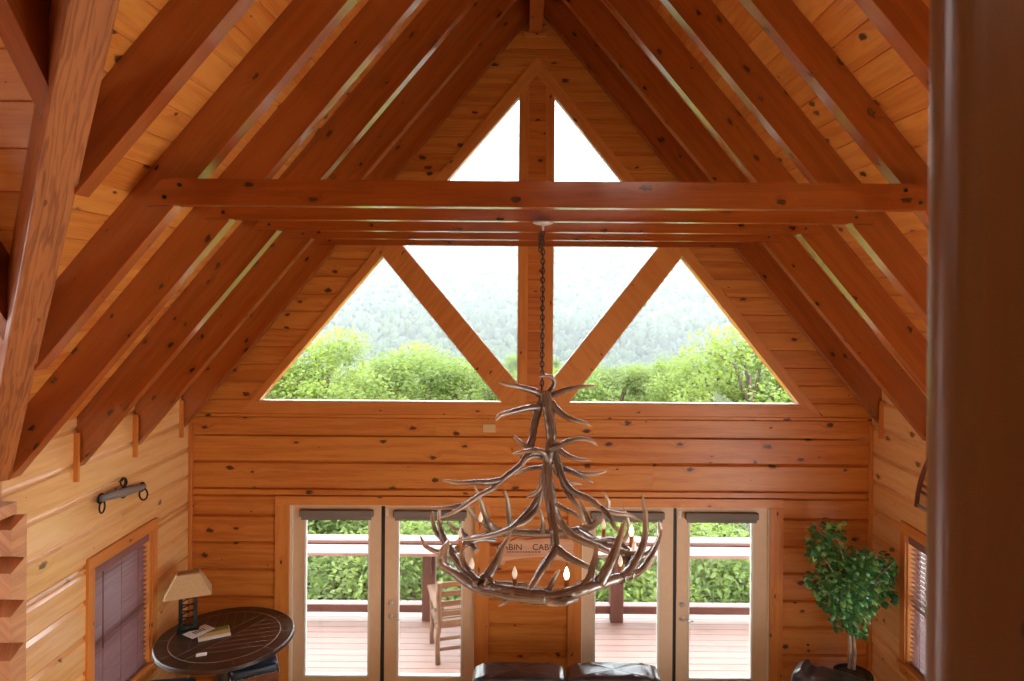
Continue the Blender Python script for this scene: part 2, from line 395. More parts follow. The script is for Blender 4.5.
while z < RZ + 0.2:
    z1 = z + 0.18
    rl = lambda q: max(XL, RX - (RZ + DECK - q) / K) if q < RZ + DECK else RX
    rr = lambda q: min(XR, RX + (RZ + DECK - q) / K) if q < RZ + DECK else RX
    if z1 <= tz + 0.02: strip(mb, z, z1, rl, rr, gpos, 0.008, 0.010)
    elif z < apexT[1]:
        zz = max(z, tz)
        if zz > z + 0.01: strip(mb, z, zz, rl, rr, gpos, 0.008, 0.010)
        ze = min(z1, apexT[1])
        strip(mb, zz, ze, rl, trimL, gpos, 0.008, 0.010); strip(mb, zz, ze, trimR, rr, gpos, 0.008, 0.010)
        if ze < z1 - 0.01: strip(mb, ze, z1, rl, rr, gpos, 0.008, 0.010)
    else: strip(mb, z, z1, rl, rr, gpos, 0.008, 0.010)
    z = z1
# backing so that no daylight leaks through joints
def quad(mb, a, b, c, d): mb.face([a, b, c, d])
YB = YW + 0.03
for (a, b) in ((XL - 0.2, caseL + 0.02), (midL - 0.02, midR + 0.02), (caseR - 0.02, XR + 0.2)): mb.box((a, YB, -0.3), (b, YB + 0.13, dz), 0, 0.6)
mb.box((XL - 0.2, YB, dz - 0.02), (XR + 0.2, YB + 0.13, tz + 0.02), 0, 0.6)
mb.prism([(XL - 0.2, YB, tz), (tl[0] + 0.02, YB, tz), (apexT[0], YB, apexT[1] - 0.03), (apexT[0], YB, RZ + 0.5), (XL - 0.2, YB, RZ + 0.5 - K * (RX - XL + 0.2))], (0, 0.13, 0), 0.6)
mb.prism([(XR + 0.2, YB, tz), (XR + 0.2, YB, RZ + 0.5 - K * (XR + 0.2 - RX)), (apexT[0], YB, RZ + 0.5), (apexT[0], YB, apexT[1] - 0.03), (tr[0] - 0.02, YB, tz)], (0, 0.13, 0), 0.6)
struct(mb.build('wall_back', 'log'))
# gable window trim: each board an object of the setting
tn = [0]
def trim(poly, y0=YW - 0.016, dep=0.15, mat='trim', grain=None, bevel=0.004):
    tn[0] += 1
    m_ = MB(); m_.prism([(p[0], y0, p[1]) for p in poly], (0, dep, 0), grain_uv=grain)
    return struct(m_.build('trim_%d' % tn[0], mat, bevel=bevel))
gTL = (gl(518.4, 95)); gTR = (gl(552.8, 95))
pL0, pL1 = gl(518.4, 300)[0], gl(527.7, 300)[0]; pR0, pR1 = gl(544.5, 300)[0], gl(552.8, 300)[0]
def inner(side):      # glass edge line x(z), parallel to the trim edge
    if side < 0: return line((wl[0], wz), (gl(518.4, 95.5)[0], gl(518.4, 95.5)[1]))
    return line((wr[0], wz), (gl(552.8, 95.5)[0], gl(552.8, 95.5)[1]))
iL, iR = inner(-1), inner(1)
topz = apexT[1]; cz = gl(518, 70)[1]
# raking boards
xm = apexT[0]
zi = wz + 0.0
gz = lambda fn, x: None
zL = gl(518.4, 95.5)[1]; zR = gl(552.8, 95.5)[1]
trim([(tl[0], tz), (wl[0], tz), (wl[0], wz), (pL0, zL), (xm, zL + (xm - pL0) * 1.18), (xm, topz)][0:1] + [(wl[0] - 0.0, wz - 0.0), (pL0, zL), (xm, zL + (xm - pL0) * 1.18), (xm, topz)], grain=(1, 0, 1.2))
trim([(tr[0], tz), (xm, topz), (xm, zL + (xm - pL0) * 1.18), (pR1, zR), (wr[0], wz)], grain=(1, 0, -1.2))
trim([(tl[0], tz), (tr[0], tz), (wr[0], wz), (wl[0], wz)], grain=(1, 0, 0))
# centre post: two casings with boards between
trim([(pL0, wz), (pL1, wz), (pL1, zL + (pL1 - pL0) * 1.18), (pL0, zL)], grain=(0, 0, 1))
trim([(pR0, wz), (pR1, wz), (pR1, zR), (pR0, zR + (pR1 - pR0) * 1.18)], grain=(0, 0, 1))
mb = MB(); z = wz
while z < zL + 0.15:
    strip(mb, z, min(z + 0.18, zL + 0.2), const(pL1), const(pR0), gpos, 0.005, 0.007); z += 0.18
mb.box((pL1, YB, wz), (pR0, YB + 0.12, zL + 0.2), 2, 0.5)
struct(mb.build('trim_7', 'board')); tn[0] = 7
# W braces
bL = [gl(380.5, 254.8), gl(502.6, 402), gl(518.4, 402), gl(518.4, 384.5), gl(388, 228)]
bL = [(gl(502.6, 402)[0], wz), (pL0, wz), (pL0, gl(518.4, 384.5)[1]), gl(388.5, 229), gl(372, 243)]
bR = [(gl(567.9, 402)[0], wz), gl(692, 243), gl(673.5, 229), (pR1, gl(554, 381.5)[1]), (pR1, wz)]
trim(bL, YW - 0.012, grain=(1, 0, 1.2)); trim(bR, YW - 0.012, grain=(-1, 0, 1.2))
# the cross trim behind the collar ties
hz0, hz1 = gl(535, 226)[1], gl(535, 212)[1]
trim([(iL(hz0), hz0), (pL0, hz0), (pL0, hz1), (iL(hz1), hz1)], YW - 0.012, grain=(1, 0, 0))
trim([(pR1, hz0), (iR(hz0), hz0), (iR(hz1), hz1), (pR1, hz1)], YW - 0.012, grain=(1, 0, 0))
# panes with a thin pale vinyl edge
wn = [0]
def pane(poly):
    wn[0] += 1
    e = bpy.data.objects.new('window_%d' % wn[0], None); C.objects.link(e); struct(e)
    m_ = MB(); m_.prism([(p[0], YW + 0.016, p[1]) for p in poly], (0, 0.008, 0)); m_.build('pane', 'glass', e)
    m_ = MB(); n = len(poly); c = Vector((sum(p[0] for p in poly) / n, 0, sum(p[1] for p in poly) / n))
    for i in range(n):
        a, b = poly[i], poly[(i + 1) % n]
        A, B = Vector((a[0], YW + 0.020, a[1])), Vector((b[0], YW + 0.020, b[1]))
        m_.beam(A, B, 0.03, 0.016, side=(0, 1, 0))
    m_.build('vinyl_edge', 'whiteedge', e)
yb = wz
pane([(wl[0], wz), (gl(502.6, 402)[0], wz), gl(378, 250)])
pane([(iL(hz0 - 0.0), hz0), gl(388.5, 229), (pL0, gl(518.4, 384.5)[1]), (pL0, hz0)])
pane([(pR1, hz0), (pR1, gl(554, 381.5)[1]), gl(673.5, 229), (iR(hz0), hz0)])
pane([(gl(567.9, 402)[0], wz), (wr[0], wz), gl(686.5, 250)])
pane([(iL(hz1), hz1), (pL0, hz1), (pL0, zL)])
pane([(pR1, hz1), (iR(hz1), hz1), (pR1, zR)])
# side walls ------------------------------------------------------------------
def side_wall(name, X, sgn, y0, y1, hole, ztop, start, mat, plain_from=None):
    """wall in the plane x = X; room lies on side sgn; hole = (ya, yb, za, zb)"""
    m_ = MB(); pos = lambda y, z, b: Vector((X - sgn * b, y, z))
    zs = [start - LOGH * k for k in range(12)]
    zs = [z for z in zs if z > 0.02] + [0.0]
    zs = [start + LOGH * k for k in range(5, 0, -1) if start + LOGH * k < ztop] + zs
    zs = [ztop] + zs
    ya, yb_, za, zb = hole
    for z1, z0 in zip(zs, zs[1:]):
        if z1 - z0 < 0.03: continue
        cuts = sorted({z0, z1} | {c for c in (za, zb) if z0 + 0.02 < c < z1 - 0.02})
        for c0, c1 in zip(cuts, cuts[1:]):
            zm = (c0 + c1) / 2
            g, dp = (0.027, 0.026)
            if za < zm < zb:
                strip(m_, c0, c1, const(y0), const(ya), pos, g, dp); strip(m_, c0, c1, const(yb_), const(y1), pos, g, dp)
            else: split_strip(m_, c0, c1, const(y0), const(y1), pos, g, dp, 0.3)
    X0, X1 = sorted((X - sgn * 0.03, X - sgn * 0.17))
    m_.box((X0, y0, 0), (X1, ya, ztop), 1, 0.5); m_.box((X0, yb_, 0), (X1, y1, ztop), 1, 0.5)
    m_.box((X0, ya, zb), (X1, yb_, ztop), 1, 0.5); m_.box((X0, ya, 0), (X1, yb_, za), 1, 0.5)
    return struct(m_.build(name, mat))
ZT = roofz(XL) + DECK + 0.01
LW = (5.54, 6.40, 0.81, 2.02)
RW = (5.55, 6.47, 0.81, 2.02)
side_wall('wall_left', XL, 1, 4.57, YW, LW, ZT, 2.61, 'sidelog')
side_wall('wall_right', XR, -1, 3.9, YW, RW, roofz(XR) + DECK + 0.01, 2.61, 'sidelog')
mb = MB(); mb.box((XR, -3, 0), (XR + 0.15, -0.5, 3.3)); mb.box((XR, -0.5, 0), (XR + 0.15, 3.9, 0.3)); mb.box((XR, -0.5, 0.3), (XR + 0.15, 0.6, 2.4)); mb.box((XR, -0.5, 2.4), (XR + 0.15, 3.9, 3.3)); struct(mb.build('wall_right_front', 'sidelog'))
# corner boards
for X, s in ((XL, 1), (XR, -1)):
    tn[0] += 1; m_ = MB(); m_.box((min(X, X + s * 0.035), YW - 0.035, 0), (max(X, X + s * 0.035), YW, roofz(X) - 0.03), 2)
    struct(m_.build('trim_%d' % tn[0], 'trim', bevel=0.005))
# side window casings, panes and blinds
def side_window(X, sgn, hole, idx):
    ya, yb_, za, zb = hole; w = 0.085
    e = bpy.data.objects.new('window_%d' % idx, None); C.objects.link(e); struct(e)
    def slab(a, b, c, d, nm='casing', x0=-0.02, x1=0.022):
        m_ = MB(); xs = sorted((X + sgn * x0, X + sgn * x1)); m_.box((xs[0], a, c), (xs[1], b, d)); return m_.build(nm, 'trim', e, bevel=0.004)
    slab(ya - w, ya, za - 0.1, zb + 0.0); slab(yb_, yb_ + w, za - 0.1, zb)
    slab(ya - w, yb_ + w, zb, zb + 0.1); slab(ya, yb_, za - 0.1, za, 'apron'); slab(ya - w, yb_ + w, za - 0.02, za + 0.015, 'stool', -0.1, 0.05)
    # reveals
    for a, b, c, d in ((ya - 0.01, ya + 0.012, za, zb), (yb_ - 0.012, yb_ + 0.01, za, zb), (ya, yb_, zb - 0.012, zb + 0.01)):
        slab(a, b, c, d, 'jamb', -0.16, 0.0)
    m_ = MB(); xs = sorted((X - sgn * 0.125, X - sgn * 0.131)); m_.box((xs[0], ya, za), (xs[1], yb_, zb)); m_.build('pane', 'glass', e)
    m_ = MB(); xs = sorted((X - sgn * 0.10, X - sgn * 0.14))
    zm = (za + zb) / 2
    for a, b, c, d in ((ya, yb_, za, za + 0.05), (ya, yb_, zb - 0.05, zb), (ya, ya + 0.04, za, zb), (yb_ - 0.04, yb_, za, zb), (ya, yb_, zm - 0.025, zm + 0.025)):
        m_.box((xs[0], a, c), (xs[1], b, d))
    m_.build('sash', 'whiteedge', e)
def blind(X, sgn, hole, label, tilt):
    ya, yb_, za, zb = hole
    e = thing('window_blind', label, 'blind', (X - sgn * 0.045, (ya + yb_) / 2, za), 0, None)
    hw = (yb_ - ya) / 2 - 0.018; H = zb - za
    m_ = MB(); m_.box((-0.03, -hw, H - 0.075), (0.03, hw, H - 0.014), 1)
    m_.box((sgn * 0.032, -hw - 0.002, H - 0.085), (sgn * 0.042, hw + 0.002, H - 0.014), 1); m_.build('valance', 'blind', e, bevel=0.004)
    m_ = MB(); n = int((H - 0.13) / 0.043)
    for i in range(n):
        z = 0.045 + i * 0.043
        R = Matrix.Translation((0, 0, z)) @ Matrix.Rotation(sgn * tilt, 4, 'Y')
        m_.box((-0.025, -hw, -0.0015), (0.025, hw, 0.0015), 1, random.random(), R)
    m_.build('slats', 'blind', e)
    m_ = MB(); m_.box((-0.025, -hw, 0.008), (0.025, hw, 0.026), 1); m_.build('bottom_rail', 'blind', e, bevel=0.003)
    m_ = MB()
    for y in (-hw * 0.62, 0, hw * 0.62): m_.tube([(sgn * 0.027, y, 0.02), (sgn * 0.027, y, H - 0.08)], 0.0016, 5)
    m_.build('ladder_cord', 'redold', e)
    m_ = MB(); m_.tube([(sgn * 0.048, -hw * 0.72, H - 0.08), (sgn * 0.05, -hw * 0.72, H - 0.70)], 0.006, 8); m_.build('wand', 'redold', e)
    return e
side_window(XL, 1, LW, 7); side_window(XR, -1, RW, 8)
blind(XL, 1, LW, 'reddish brown slatted window blind lowered beside the round table', math.radians(14))
blind(XR, -1, RW, 'reddish brown slatted window blind in the window beside the potted ficus', math.radians(-4))
# log crossing corner, running away from the room on the left
mb = MB()
for k in range(11):
    z0 = 2.756 - LOGH * (k + 1)
    if z0 < -0.3: break
    b, fz = 4.57, 4.43; c = 0.058
    prof = [(b, z0), (b, z0 + LOGH), (b - 0.02, z0 + LOGH), (fz, z0 + LOGH - c), (fz, z0 + c), (b - 0.02, z0)]
    mb.prism([(XL + 0.165, y, z) for y, z in prof], (-2.6, 0, 0), grain_uv=(0, 1, 0))
mb.box((-5.9, 4.42, 2.76), (XL + 0.10, 4.57, 2.84), 0)
mb.prism([(-5.9, 4.5, 2.84), (XL + 0.0, 4.5, 2.84), (XL, 4.5, 3.25), (-5.9, 4.5, 3.25)], (0, 0.07, 0), grain_uv=(1, 0, 0))
struct(mb.build('wall_alcove', 'logend', bevel=0.004))
# roof boards -----------------------------------------------------------------
VDX = -0.915                                        # valley plan direction
def valley_y(x): return 2.5 + (x + 1.453) / VDX
def roof(name, sgn, y0f, y1, xend):
    m_ = MB(); sl = math.sqrt(1 + K * K); S = abs(xend - RX) * sl; s = 0.0
    nx, nz = sgn * K / sl, 1 / sl                   # outward (up) normal
    def pos(y, q, b):
        x = RX + sgn * q / sl
        return Vector((x + nx * b, y, RZ + DECK - K * q / sl + nz * b))
    while s < S - 0.01:
        e = min(s + 0.175, S)
        y0 = lambda q: y0f(RX + sgn * q / sl)
        # long runs split into two or three boards
        ym = y0((s + e) / 2); cuts = [None]
        j = random.uniform(2.0, 4.2)
        cs = []
        while ym + j < y1 - 0.8: cs.append(ym + j); j += random.uniform(2.2, 4)
        lo = y0
        for c in cs: strip(m_, s, e, lo, const(c), pos, 0.005, 0.006); lo = const(c + 0.002)
        strip(m_, s, e, lo, const(y1), pos, 0.005, 0.006)
        s = e
    # upper skin
    q0, q1 = 0.0, S
    up = lambda y, q: pos(y, q, 0.06)
    m_.face([up(y0f(RX), 0), up(y0f(xend), S), up(y1 + 0.6, S), up(y1 + 0.6, 0)])
    m_.face([pos(y1, 0, 0), up(y1, 0), up(y1, S), pos(y1, S, 0)])
    return struct(m_.build(name, 'deckboard'))
roof('ceiling', -1, valley_y, YW, XL - 0.1)
roof('ceiling_right', 1, lambda x: -3.0, YW, XR + 0.1)
# cross gable of the dormer: slope falling away from the camera, boards along x
KD = K * 0.915
def dz_(y): return 5.26 - KD * (y - 2.5)            # underside of dormer rafters
YV = valley_y(RX)
mb = MB(); sl = math.sqrt(1 + KD * KD)
def dpos(x, q, b):
    y = YV + q / sl
    return Vector((x, y + b * KD / sl, dz_(y) + DECK + b / sl))
s = 0.0; S = (4.60 - YV) * sl
while s < S - 0.01:
    e = min(s + 0.235, S)
    strip(mb, s, e, const(-5.9), lambda q: -1.453 + VDX * (YV + q / sl - 2.5), dpos, 0.005, 0.007); s = e
mb.face([dpos(-5.9, 0, 0.06), dpos(-5.9, S, 0.06), dpos(XL, S, 0.06), dpos(RX, 0, 0.06)])
zt = dz_(YV) + DECK
mb.face([(-5.9, YV, zt), (RX, YV, zt), (RX, -3.0, zt - 1.0), (-5.9, -3.0, zt - 3.6)][::-1])
for ya, yb_, za, zb in ((-3, -1.2, 0, 5), (3.7, 4.6, 0, 3.2), (-1.2, 2.4, 0, 2.2), (-1.2, 3.7, 0, 0.6), (-1.2, 3.7, 2.2, 6.2)): mb.box((-6.0, ya, za), (-5.9, yb_, zb))
struct(mb.build('ceiling_dormer', 'deckboard'))
# rear wall of the loft (behind the camera) with its tall glazed opening, floors
mb = MB()
mb.box((-5.9, -3.15, 0), (XR + .2, -3.0, 7.6))
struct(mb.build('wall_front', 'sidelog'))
mb = MB()
y = -3.0
while y < YW:
    mb.box((-5.9, y, -0.03), (XR, y + 0.117, 0), 0); y += 0.12
struct(mb.build('floor', 'floor'))
mb = MB(); y = -3.0
while y < 0.85:
    mb.box((-5.9, y, 2.71), (XR, y + 0.138, 2.745), 0); y += 0.14
mb.box((-5.9, 0.82, 2.42), (XR, 0.9, 2.71), 0)
struct(mb.build('floor_loft', 'floor'))
# rafters ----------------------------------------------------------------------
RT = 0.10; RD = 0.23
RY = [7.0, 6.18, 5.38, 4.58, 3.86, 3.08]             # R5 .. R0
ordinal = ['nearest the window gable', 'second from the window gable', 'third from the window gable', 'fourth from the window gable', 'fifth from the window gable', 'sixth from the window gable']
sl = math.sqrt(1 + K * K)
for i, y in enumerate(RY):
    for sgn, X, side in ((-1, XL, 'on the slope above the harness bar'), (1, XR, 'on the slope above the ficus')):
        xe = X
        if sgn < 0 and valley_y(X) > y: xe = -1.453 + VDX * (y - 2.5) + 0.03
        x0 = RX + sgn * 0.067
        lift = (0, 0, 0, 0.02, 0.09, 0.10)[i] if sgn > 0 else (-0.045, -0.045, -0.03, 0, 0, 0)[i]     # the far slope's nearest timbers are shallower
        m_ = MB()
        pts = [(x0, roofz(x0) + lift), (xe, roofz(xe) + lift), (xe, roofz(xe) + DECK - 0.002), (x0, roofz(x0) + DECK - 0.002)]
        if sgn > 0: pts = pts[::-1]
        m_.prism([(p[0], y + RT / 2, p[1]) for p in pts], (0, -RT, 0), grain_uv=(1, 0, -sgn * K))
        o = m_.build('rafter', 'rafter', bevel=0.006)
        tag(o, 'sloping pine rafter %s, %s' % (side, ordinal[i]), 'rafter', 'roof rafters')
        if xe == X:
            m_ = MB(); xs = sorted((X + sgn * 0.002, X - sgn * 0.035)); m_.box((xs[0], y - RT / 2 - 0.038, roofz(X) - 0.13), (xs[1], y - RT / 2 - 0.012, roofz(X) + 0.24), 2)
            m_.build('cleat', 'trim', o)
# ridge beam
mb = MB(); mb.box((RX - 0.067, -3.0, 6.87), (RX + 0.067, YW, RZ + DECK - 0.08), 1)
o = tag(mb.build('ridge_beam', 'rafter', bevel=0.006), 'pine ridge beam running along the peak of the ceiling', 'beam')
mb = MB(); mb.box((RX - 0.115, YW - 0.03, 6.825), (RX + 0.115, YW, 6.868), 0)
mb.build('bearing_block', 'trim', o, bevel=0.004)
# collar ties
TT = 0.09; TZ0, TZ1 = 4.68, 4.82
tl_ = ['lowest in view and closest to the window wall', 'second from the window wall', 'third from the window wall, middle one of the five', 'fourth from the window wall, with the chandelier chain plate', 'topmost in view and widest, fifth from the window wall']
tie_face = {}
for i, y in enumerate(RY[:5]):
    ya = y - RT / 2 - TT; yb_ = y - RT / 2
    ov = 0.13
    xl0, xl1 = RX - (RZ - TZ0) / K - ov, RX - (RZ - TZ1) / K - ov
    xr0, xr1 = RX + (RZ - TZ0) / K + ov, RX + (RZ - TZ1) / K + ov
    m_ = MB(); m_.prism([(xl0, yb_, TZ0), (xl1, yb_, TZ1), (xr1, yb_, TZ1), (xr0, yb_, TZ0)], (0, -TT, 0), grain_uv=(1, 0, 0))
    o = tag(m_.build('collar_tie', 'rafter', bevel=0.005), 'horizontal pine collar tie, ' + tl_[i], 'beam', 'collar ties')
    for sx in (-1, 1):
        for dx, dz2 in ((0.17, 0.055), (0.09, 0.04)):
            xb = (xl0 + dx + 0.04) if sx < 0 else (xr0 - dx - 0.04)
            m_ = MB(); m_.lathe([(0.0, 0), (0.011, 0), (0.011, 0.008), (0.0, 0.010)][1:], (xb, ya - 0.006, TZ0 + dz2 + (0.05 if dx > 0.1 else 0.0)), 10, axis='Y')
            m_.build('bolt', 'lampmetal', o)
# valley beam of the dormer
vd = Vector((VDX, 1, -KD)).normalized()
hp = Vector((-1, VDX, 0)).normalized(); hp = Vector((-1.0, -0.915, 0)).normalized()
up = hp.cross(vd); up = up if up.z > 0 else -up
A = Vector((-1.453, 2.5, 5.26)); a0 = A - vd * 2.0; a1 = A + vd * ((-3.36 + 1.453) / vd.x)
W_, H_ = 0.15, 0.30
P = [(a1 if i & 1 else a0) + hp * (W_ if i & 2 else 0) + up * (H_ if i & 4 else 0) for i in range(8)]
mb = MB(); mb.hexa(P, 0)
tag(mb.build('valley_beam', 'valley', bevel=0.007), 'steep diagonal timber with bold ring grain rising past the stacked log ends', 'beam')
jl = ['short pine jack rafter tucked behind the steep ring-grained timber', 'pine jack rafter near the upper left picture edge, mostly cut off by it', 'pine jack rafter of the dormer, farthest out from the steep timber']
for i, xj in enumerate((-1.86, -2.66)):
    ye = 2.5 + (xj + 1.453) / VDX - 0.1
    if ye > 4.3: ye = 4.4
    m_ = MB(); y0 = YV + 0.1
    m_.prism([(xj, y0, dz_(y0)), (xj, ye, dz_(ye)), (xj, ye, dz_(ye) + DECK - 0.002), (xj, y0, dz_(y0) + DECK - 0.002)], (-0.09, 0, 0), grain_uv=(0, 1, -KD))
    tag(m_.build('jack_rafter', 'rafter', bevel=0.006), jl[i], 'rafter', 'dormer jack rafters')
# post beside the camera
mb = MB(); mb.box((0.471, 0.77, 2.745), (0.70, 0.845, 6.43), 2)
tag(mb.build('support_post', 'post', bevel=0.036, seg=8), 'dark brown timber post, out of focus, filling the side beside the camera', 'post')
# ------------------------------------------------------------------ doors
YD = YW + 0.03
def bx3(x0, x1, y0, y1, z0, z1, **k):
    m_ = MB(); m_.box((x0, y0, z0), (x1, y1, z1), **k); return m_
GX = lambda x: at(x, 590, YW).x
GZ = lambda y, x=525: at(x, y, YW).z
zh = GZ(506, 525)
def st_trim(x0, x1, z0, z1, y0=YW - 0.02, y1=YW + 0.13, grain=None):
    tn[0] += 1; m_ = MB(); m_.box((x0, y0, z0), (x1, y1, z1), grain); return struct(m_.build('trim_%d' % tn[0], 'trim', bevel=0.004))
c0, c1 = GX(275), GX(289.5); c2, c3 = GX(474.5), GX(489); c4, c5 = GX(567.5), GX(581.5); c6, c7 = GX(769), GX(782.5)
st_trim(c0, c7, zh, dz + 0.0, grain=0)
for a, b in ((c0, c1), (c2, c3), (c4, c5), (c6, c7)): st_trim(a, b, 0, zh, grain=2)
dn = 0
def door_leaf(xa, xb, ga, gb, handle, label_side):
    """xa..xb leaf edges, ga..gb glass, in metres on the wall plane"""
    global dn; dn += 1
    e = bpy.data.objects.new('door_%d' % dn, None); C.objects.link(e); struct(e)
    gt, gbm = GZ(513), GZ(680)
    y0, y1 = YD, YD + 0.044
    zt = zh - 0.012
    for nm, (p, q, r, t) in (('stile', (xa, ga, 0.012, zt)), ('stile', (gb, xb, 0.012, zt)), ('top_rail', (ga, gb, gt, zt)), ('bottom_rail', (ga, gb, 0.012, gbm))):
        m_ = MB(); m_.box((p, y0, r), (q, y1, t)); m_.build(nm, 'almond', e, bevel=0.002)
    m_ = MB(); w = 0.018
    for p, q, r, t in ((ga, ga + w, gbm, gt), (gb - w, gb, gbm, gt), (ga + w, gb - w, gbm, gbm + w), (ga + w, gb - w, gt - w, gt)): m_.box((p, y0 - 0.008, r), (q, y1 + 0.006, t))
    m_.build('glass_bead', 'whiteedge', e, bevel=0.003)
    m_ = MB(); m_.box((ga + w, YD + 0.018, gbm + w), (gb - w, YD + 0.024, gt - w)); m_.build('pane', 'glass', e)
    if handle:
        hx = (xa + ga) / 2; hz = 0.90
        m_ = MB(); m_.lathe([(0.026, 0), (0.026, -0.008), (0.02, -0.012), (0.009, -0.014), (0.009, -0.045)], (hx, y0, hz), 16, axis='Y')
        m_.tube([(hx - 0.005, y0 - 0.045, hz), (hx + 0.03, y0 - 0.05, hz - 0.002), (hx + 0.07, y0 - 0.046, hz - 0.012), (hx + 0.105, y0 - 0.04, hz - 0.01)], [0.010, 0.009, 0.008, 0.006], 8)
        m_.build('lever_handle', 'nickel', e)
        m_ = MB(); m_.lathe([(0.028, 0), (0.028, -0.01), (0.018, -0.02), (0.006, -0.022)], (hx, y0, hz + 0.14), 16, axis='Y'); m_.box((hx - 0.004, y0 - 0.036, hz + 0.125), (hx + 0.004, y0 - 0.02, hz + 0.155)); m_.build('deadbolt', 'nickel', e)
        m_ = MB(); m_.box((xa + 0.01, y0 - 0.012, zt - 0.11), (xa + 0.04, y0, zt - 0.03)); m_.build('latch_plate', 'whiteedge', e, bevel=0.003)
    hs = xa if handle is None or not handle else xb
    m_ = MB()
    for hz in (0.25, 1.03, 1.80): m_.tube([(hs, y0 - 0.006, hz - 0.05), (hs, y0 - 0.006, hz + 0.05)], 0.008, 8)
    m_.build('hinge', 'nickel', e)
    return e, (ga, gb)
shade_lab = ['first glass door, next to the round table', 'second glass door, with the rustic chair behind it', 'third glass door, behind the chandelier bulbs', 'fourth glass door, next to the ficus corner']
specs = [(291.5, 380, 303, 369, False), (384, 474, 396.5, 462.5, True), (582, 673.5, 594, 660, False), (677, 768.5, 688.5, 754, True)]
for i, (a, b, g0, g1, h) in enumerate(specs):
    e, (ga, gb) = door_leaf(GX(a), GX(b), GX(g0), GX(g1), h, '')
    zs = GZ(520.0)
    t = thing('roller_shade', 'rolled grey fabric shade atop the ' + shade_lab[i], 'shade', ((ga + gb) / 2, YD, zs), 0, 'rolled door shades')
    w = (gb - ga) / 2 + 0.04
    m_ = MB(); m_.box((-w, -0.06, 0.02), (w, -0.002, 0.09)); m_.build('cassette', 'shade', t, bevel=0.012, seg=3)
    m_ = MB(); m_.box((-w + 0.02, -0.045, -0.012), (w - 0.02, -0.03, 0.03)); m_.build('hem_bar', 'shade', t, bevel=0.004)
# jambs, meeting gaskets, thresholds
for a, b in ((289.5, 291.5), (474, 474.8), (581.3, 582), (768.5, 769.2)):
    tn[0] += 1; m_ = MB(); m_.box((GX(a) - 0.004, YW + 0.0, 0), (GX(b) + 0.004, YW + 0.1, zh)); struct(m_.build('trim_%d' % tn[0], 'whiteedge'))
for a, b in ((380.2, 383.8), (673.7, 676.8)):
    tn[0] += 1; m_ = MB(); m_.box((GX(a), YD + 0.01, 0.0), (GX(b), YD + 0.05, zh - 0.004)); struct(m_.build('trim_%d' % tn[0], 'gasket'))
for a, b in ((c1, c2), (c5, c6)):
    tn[0] += 1; m_ = MB(); m_.box((a, YW + 0.0, -0.01), (b, YW + 0.14, 0.011)); m_.box((a, YW, zh - 0.011), (b, YW + 0.12, zh + 0.01)); struct(m_.build('trim_%d' % tn[0], 'almond'))
# ------------------------------------------------------------------ small things on the walls
p = at(489.5, 428, YW)
m_ = MB(); m_.box((p.x - 0.065, YW - 0.012, p.z - 0.042), (p.x + 0.065, YW + 0.004, p.z + 0.042)); tag(m_.build('wall_plate', 'beige', bevel=0.004), 'small beige blank plate on the log wall under the gable window', 'plate')
# sign
p0 = at(533, 553, YW)
t = thing('wooden_sign', 'rough-edged wooden cabin sign on the logs between the doors', 'sign', (p0.x, YW - 0.004, p0.z))
def sp_(x, y): q = at(x, y, YW); return (q.x - p0.x, 0, q.z - p0.z)
out = [(495, 546), (500, 544), (504, 541), (512, 540), (517, 537.5), (522, 538), (526, 539.5), (535, 538.5), (548, 537.5), (560, 538), (571, 539), (574, 543), (573, 550), (575, 557), (570, 562), (562, 560), (551, 558), (544, 556), (536, 556), (524, 557), (514, 558.5), (506, 560), (504, 564), (498, 563), (496, 558), (497, 552)]
m_ = MB(); m_.prism([sp_(*q) for q in out][::-1], (0, -0.022, 0), grain_uv=(1, 0, 0)); m_.build('plank', 'signwood', t, bevel=0.004)
def text(s, size, loc, par, mat='ink', name='lettering', ext=0.001):
    cu = bpy.data.curves.new(name, 'FONT'); cu.body = s; cu.size = size; cu.align_x = 'CENTER'; cu.align_y = 'CENTER'; cu.extrude = ext
    o_ = bpy.data.objects.new(name, cu); C.objects.link(o_); o_.parent = par; o_.location = loc; o_.rotation_euler = (PI / 2, 0, 0); cu.materials.append(M[mat])
    bpy.context.view_layer.update(); me_ = bpy.data.meshes.new_from_object(o_.evaluated_get(bpy.context.evaluated_depsgraph_get())); bpy.data.objects.remove(o_)
    o_ = bpy.data.objects.new(name, me_); C.objects.link(o_); o_.parent = par; o_.location = loc; o_.rotation_euler = (PI / 2, 0, 0); return o_
for s_, px in (('CABIN', 509.5), ('CABIN', 545)):
    q = sp_(px, 546.5); text(s_, 0.088, (q[0], -0.0235, q[2]), t)
m_ = MB(); x = 507
while x < 541:
    w = random.uniform(1.2, 3); a, b = sp_(x, 551.5), sp_(x + w, 550.5); m_.box((a[0], -0.0232, a[2]), (b[0], -0.022, b[2])); x += w + 0.8
m_.build('small_print', 'ink', t)
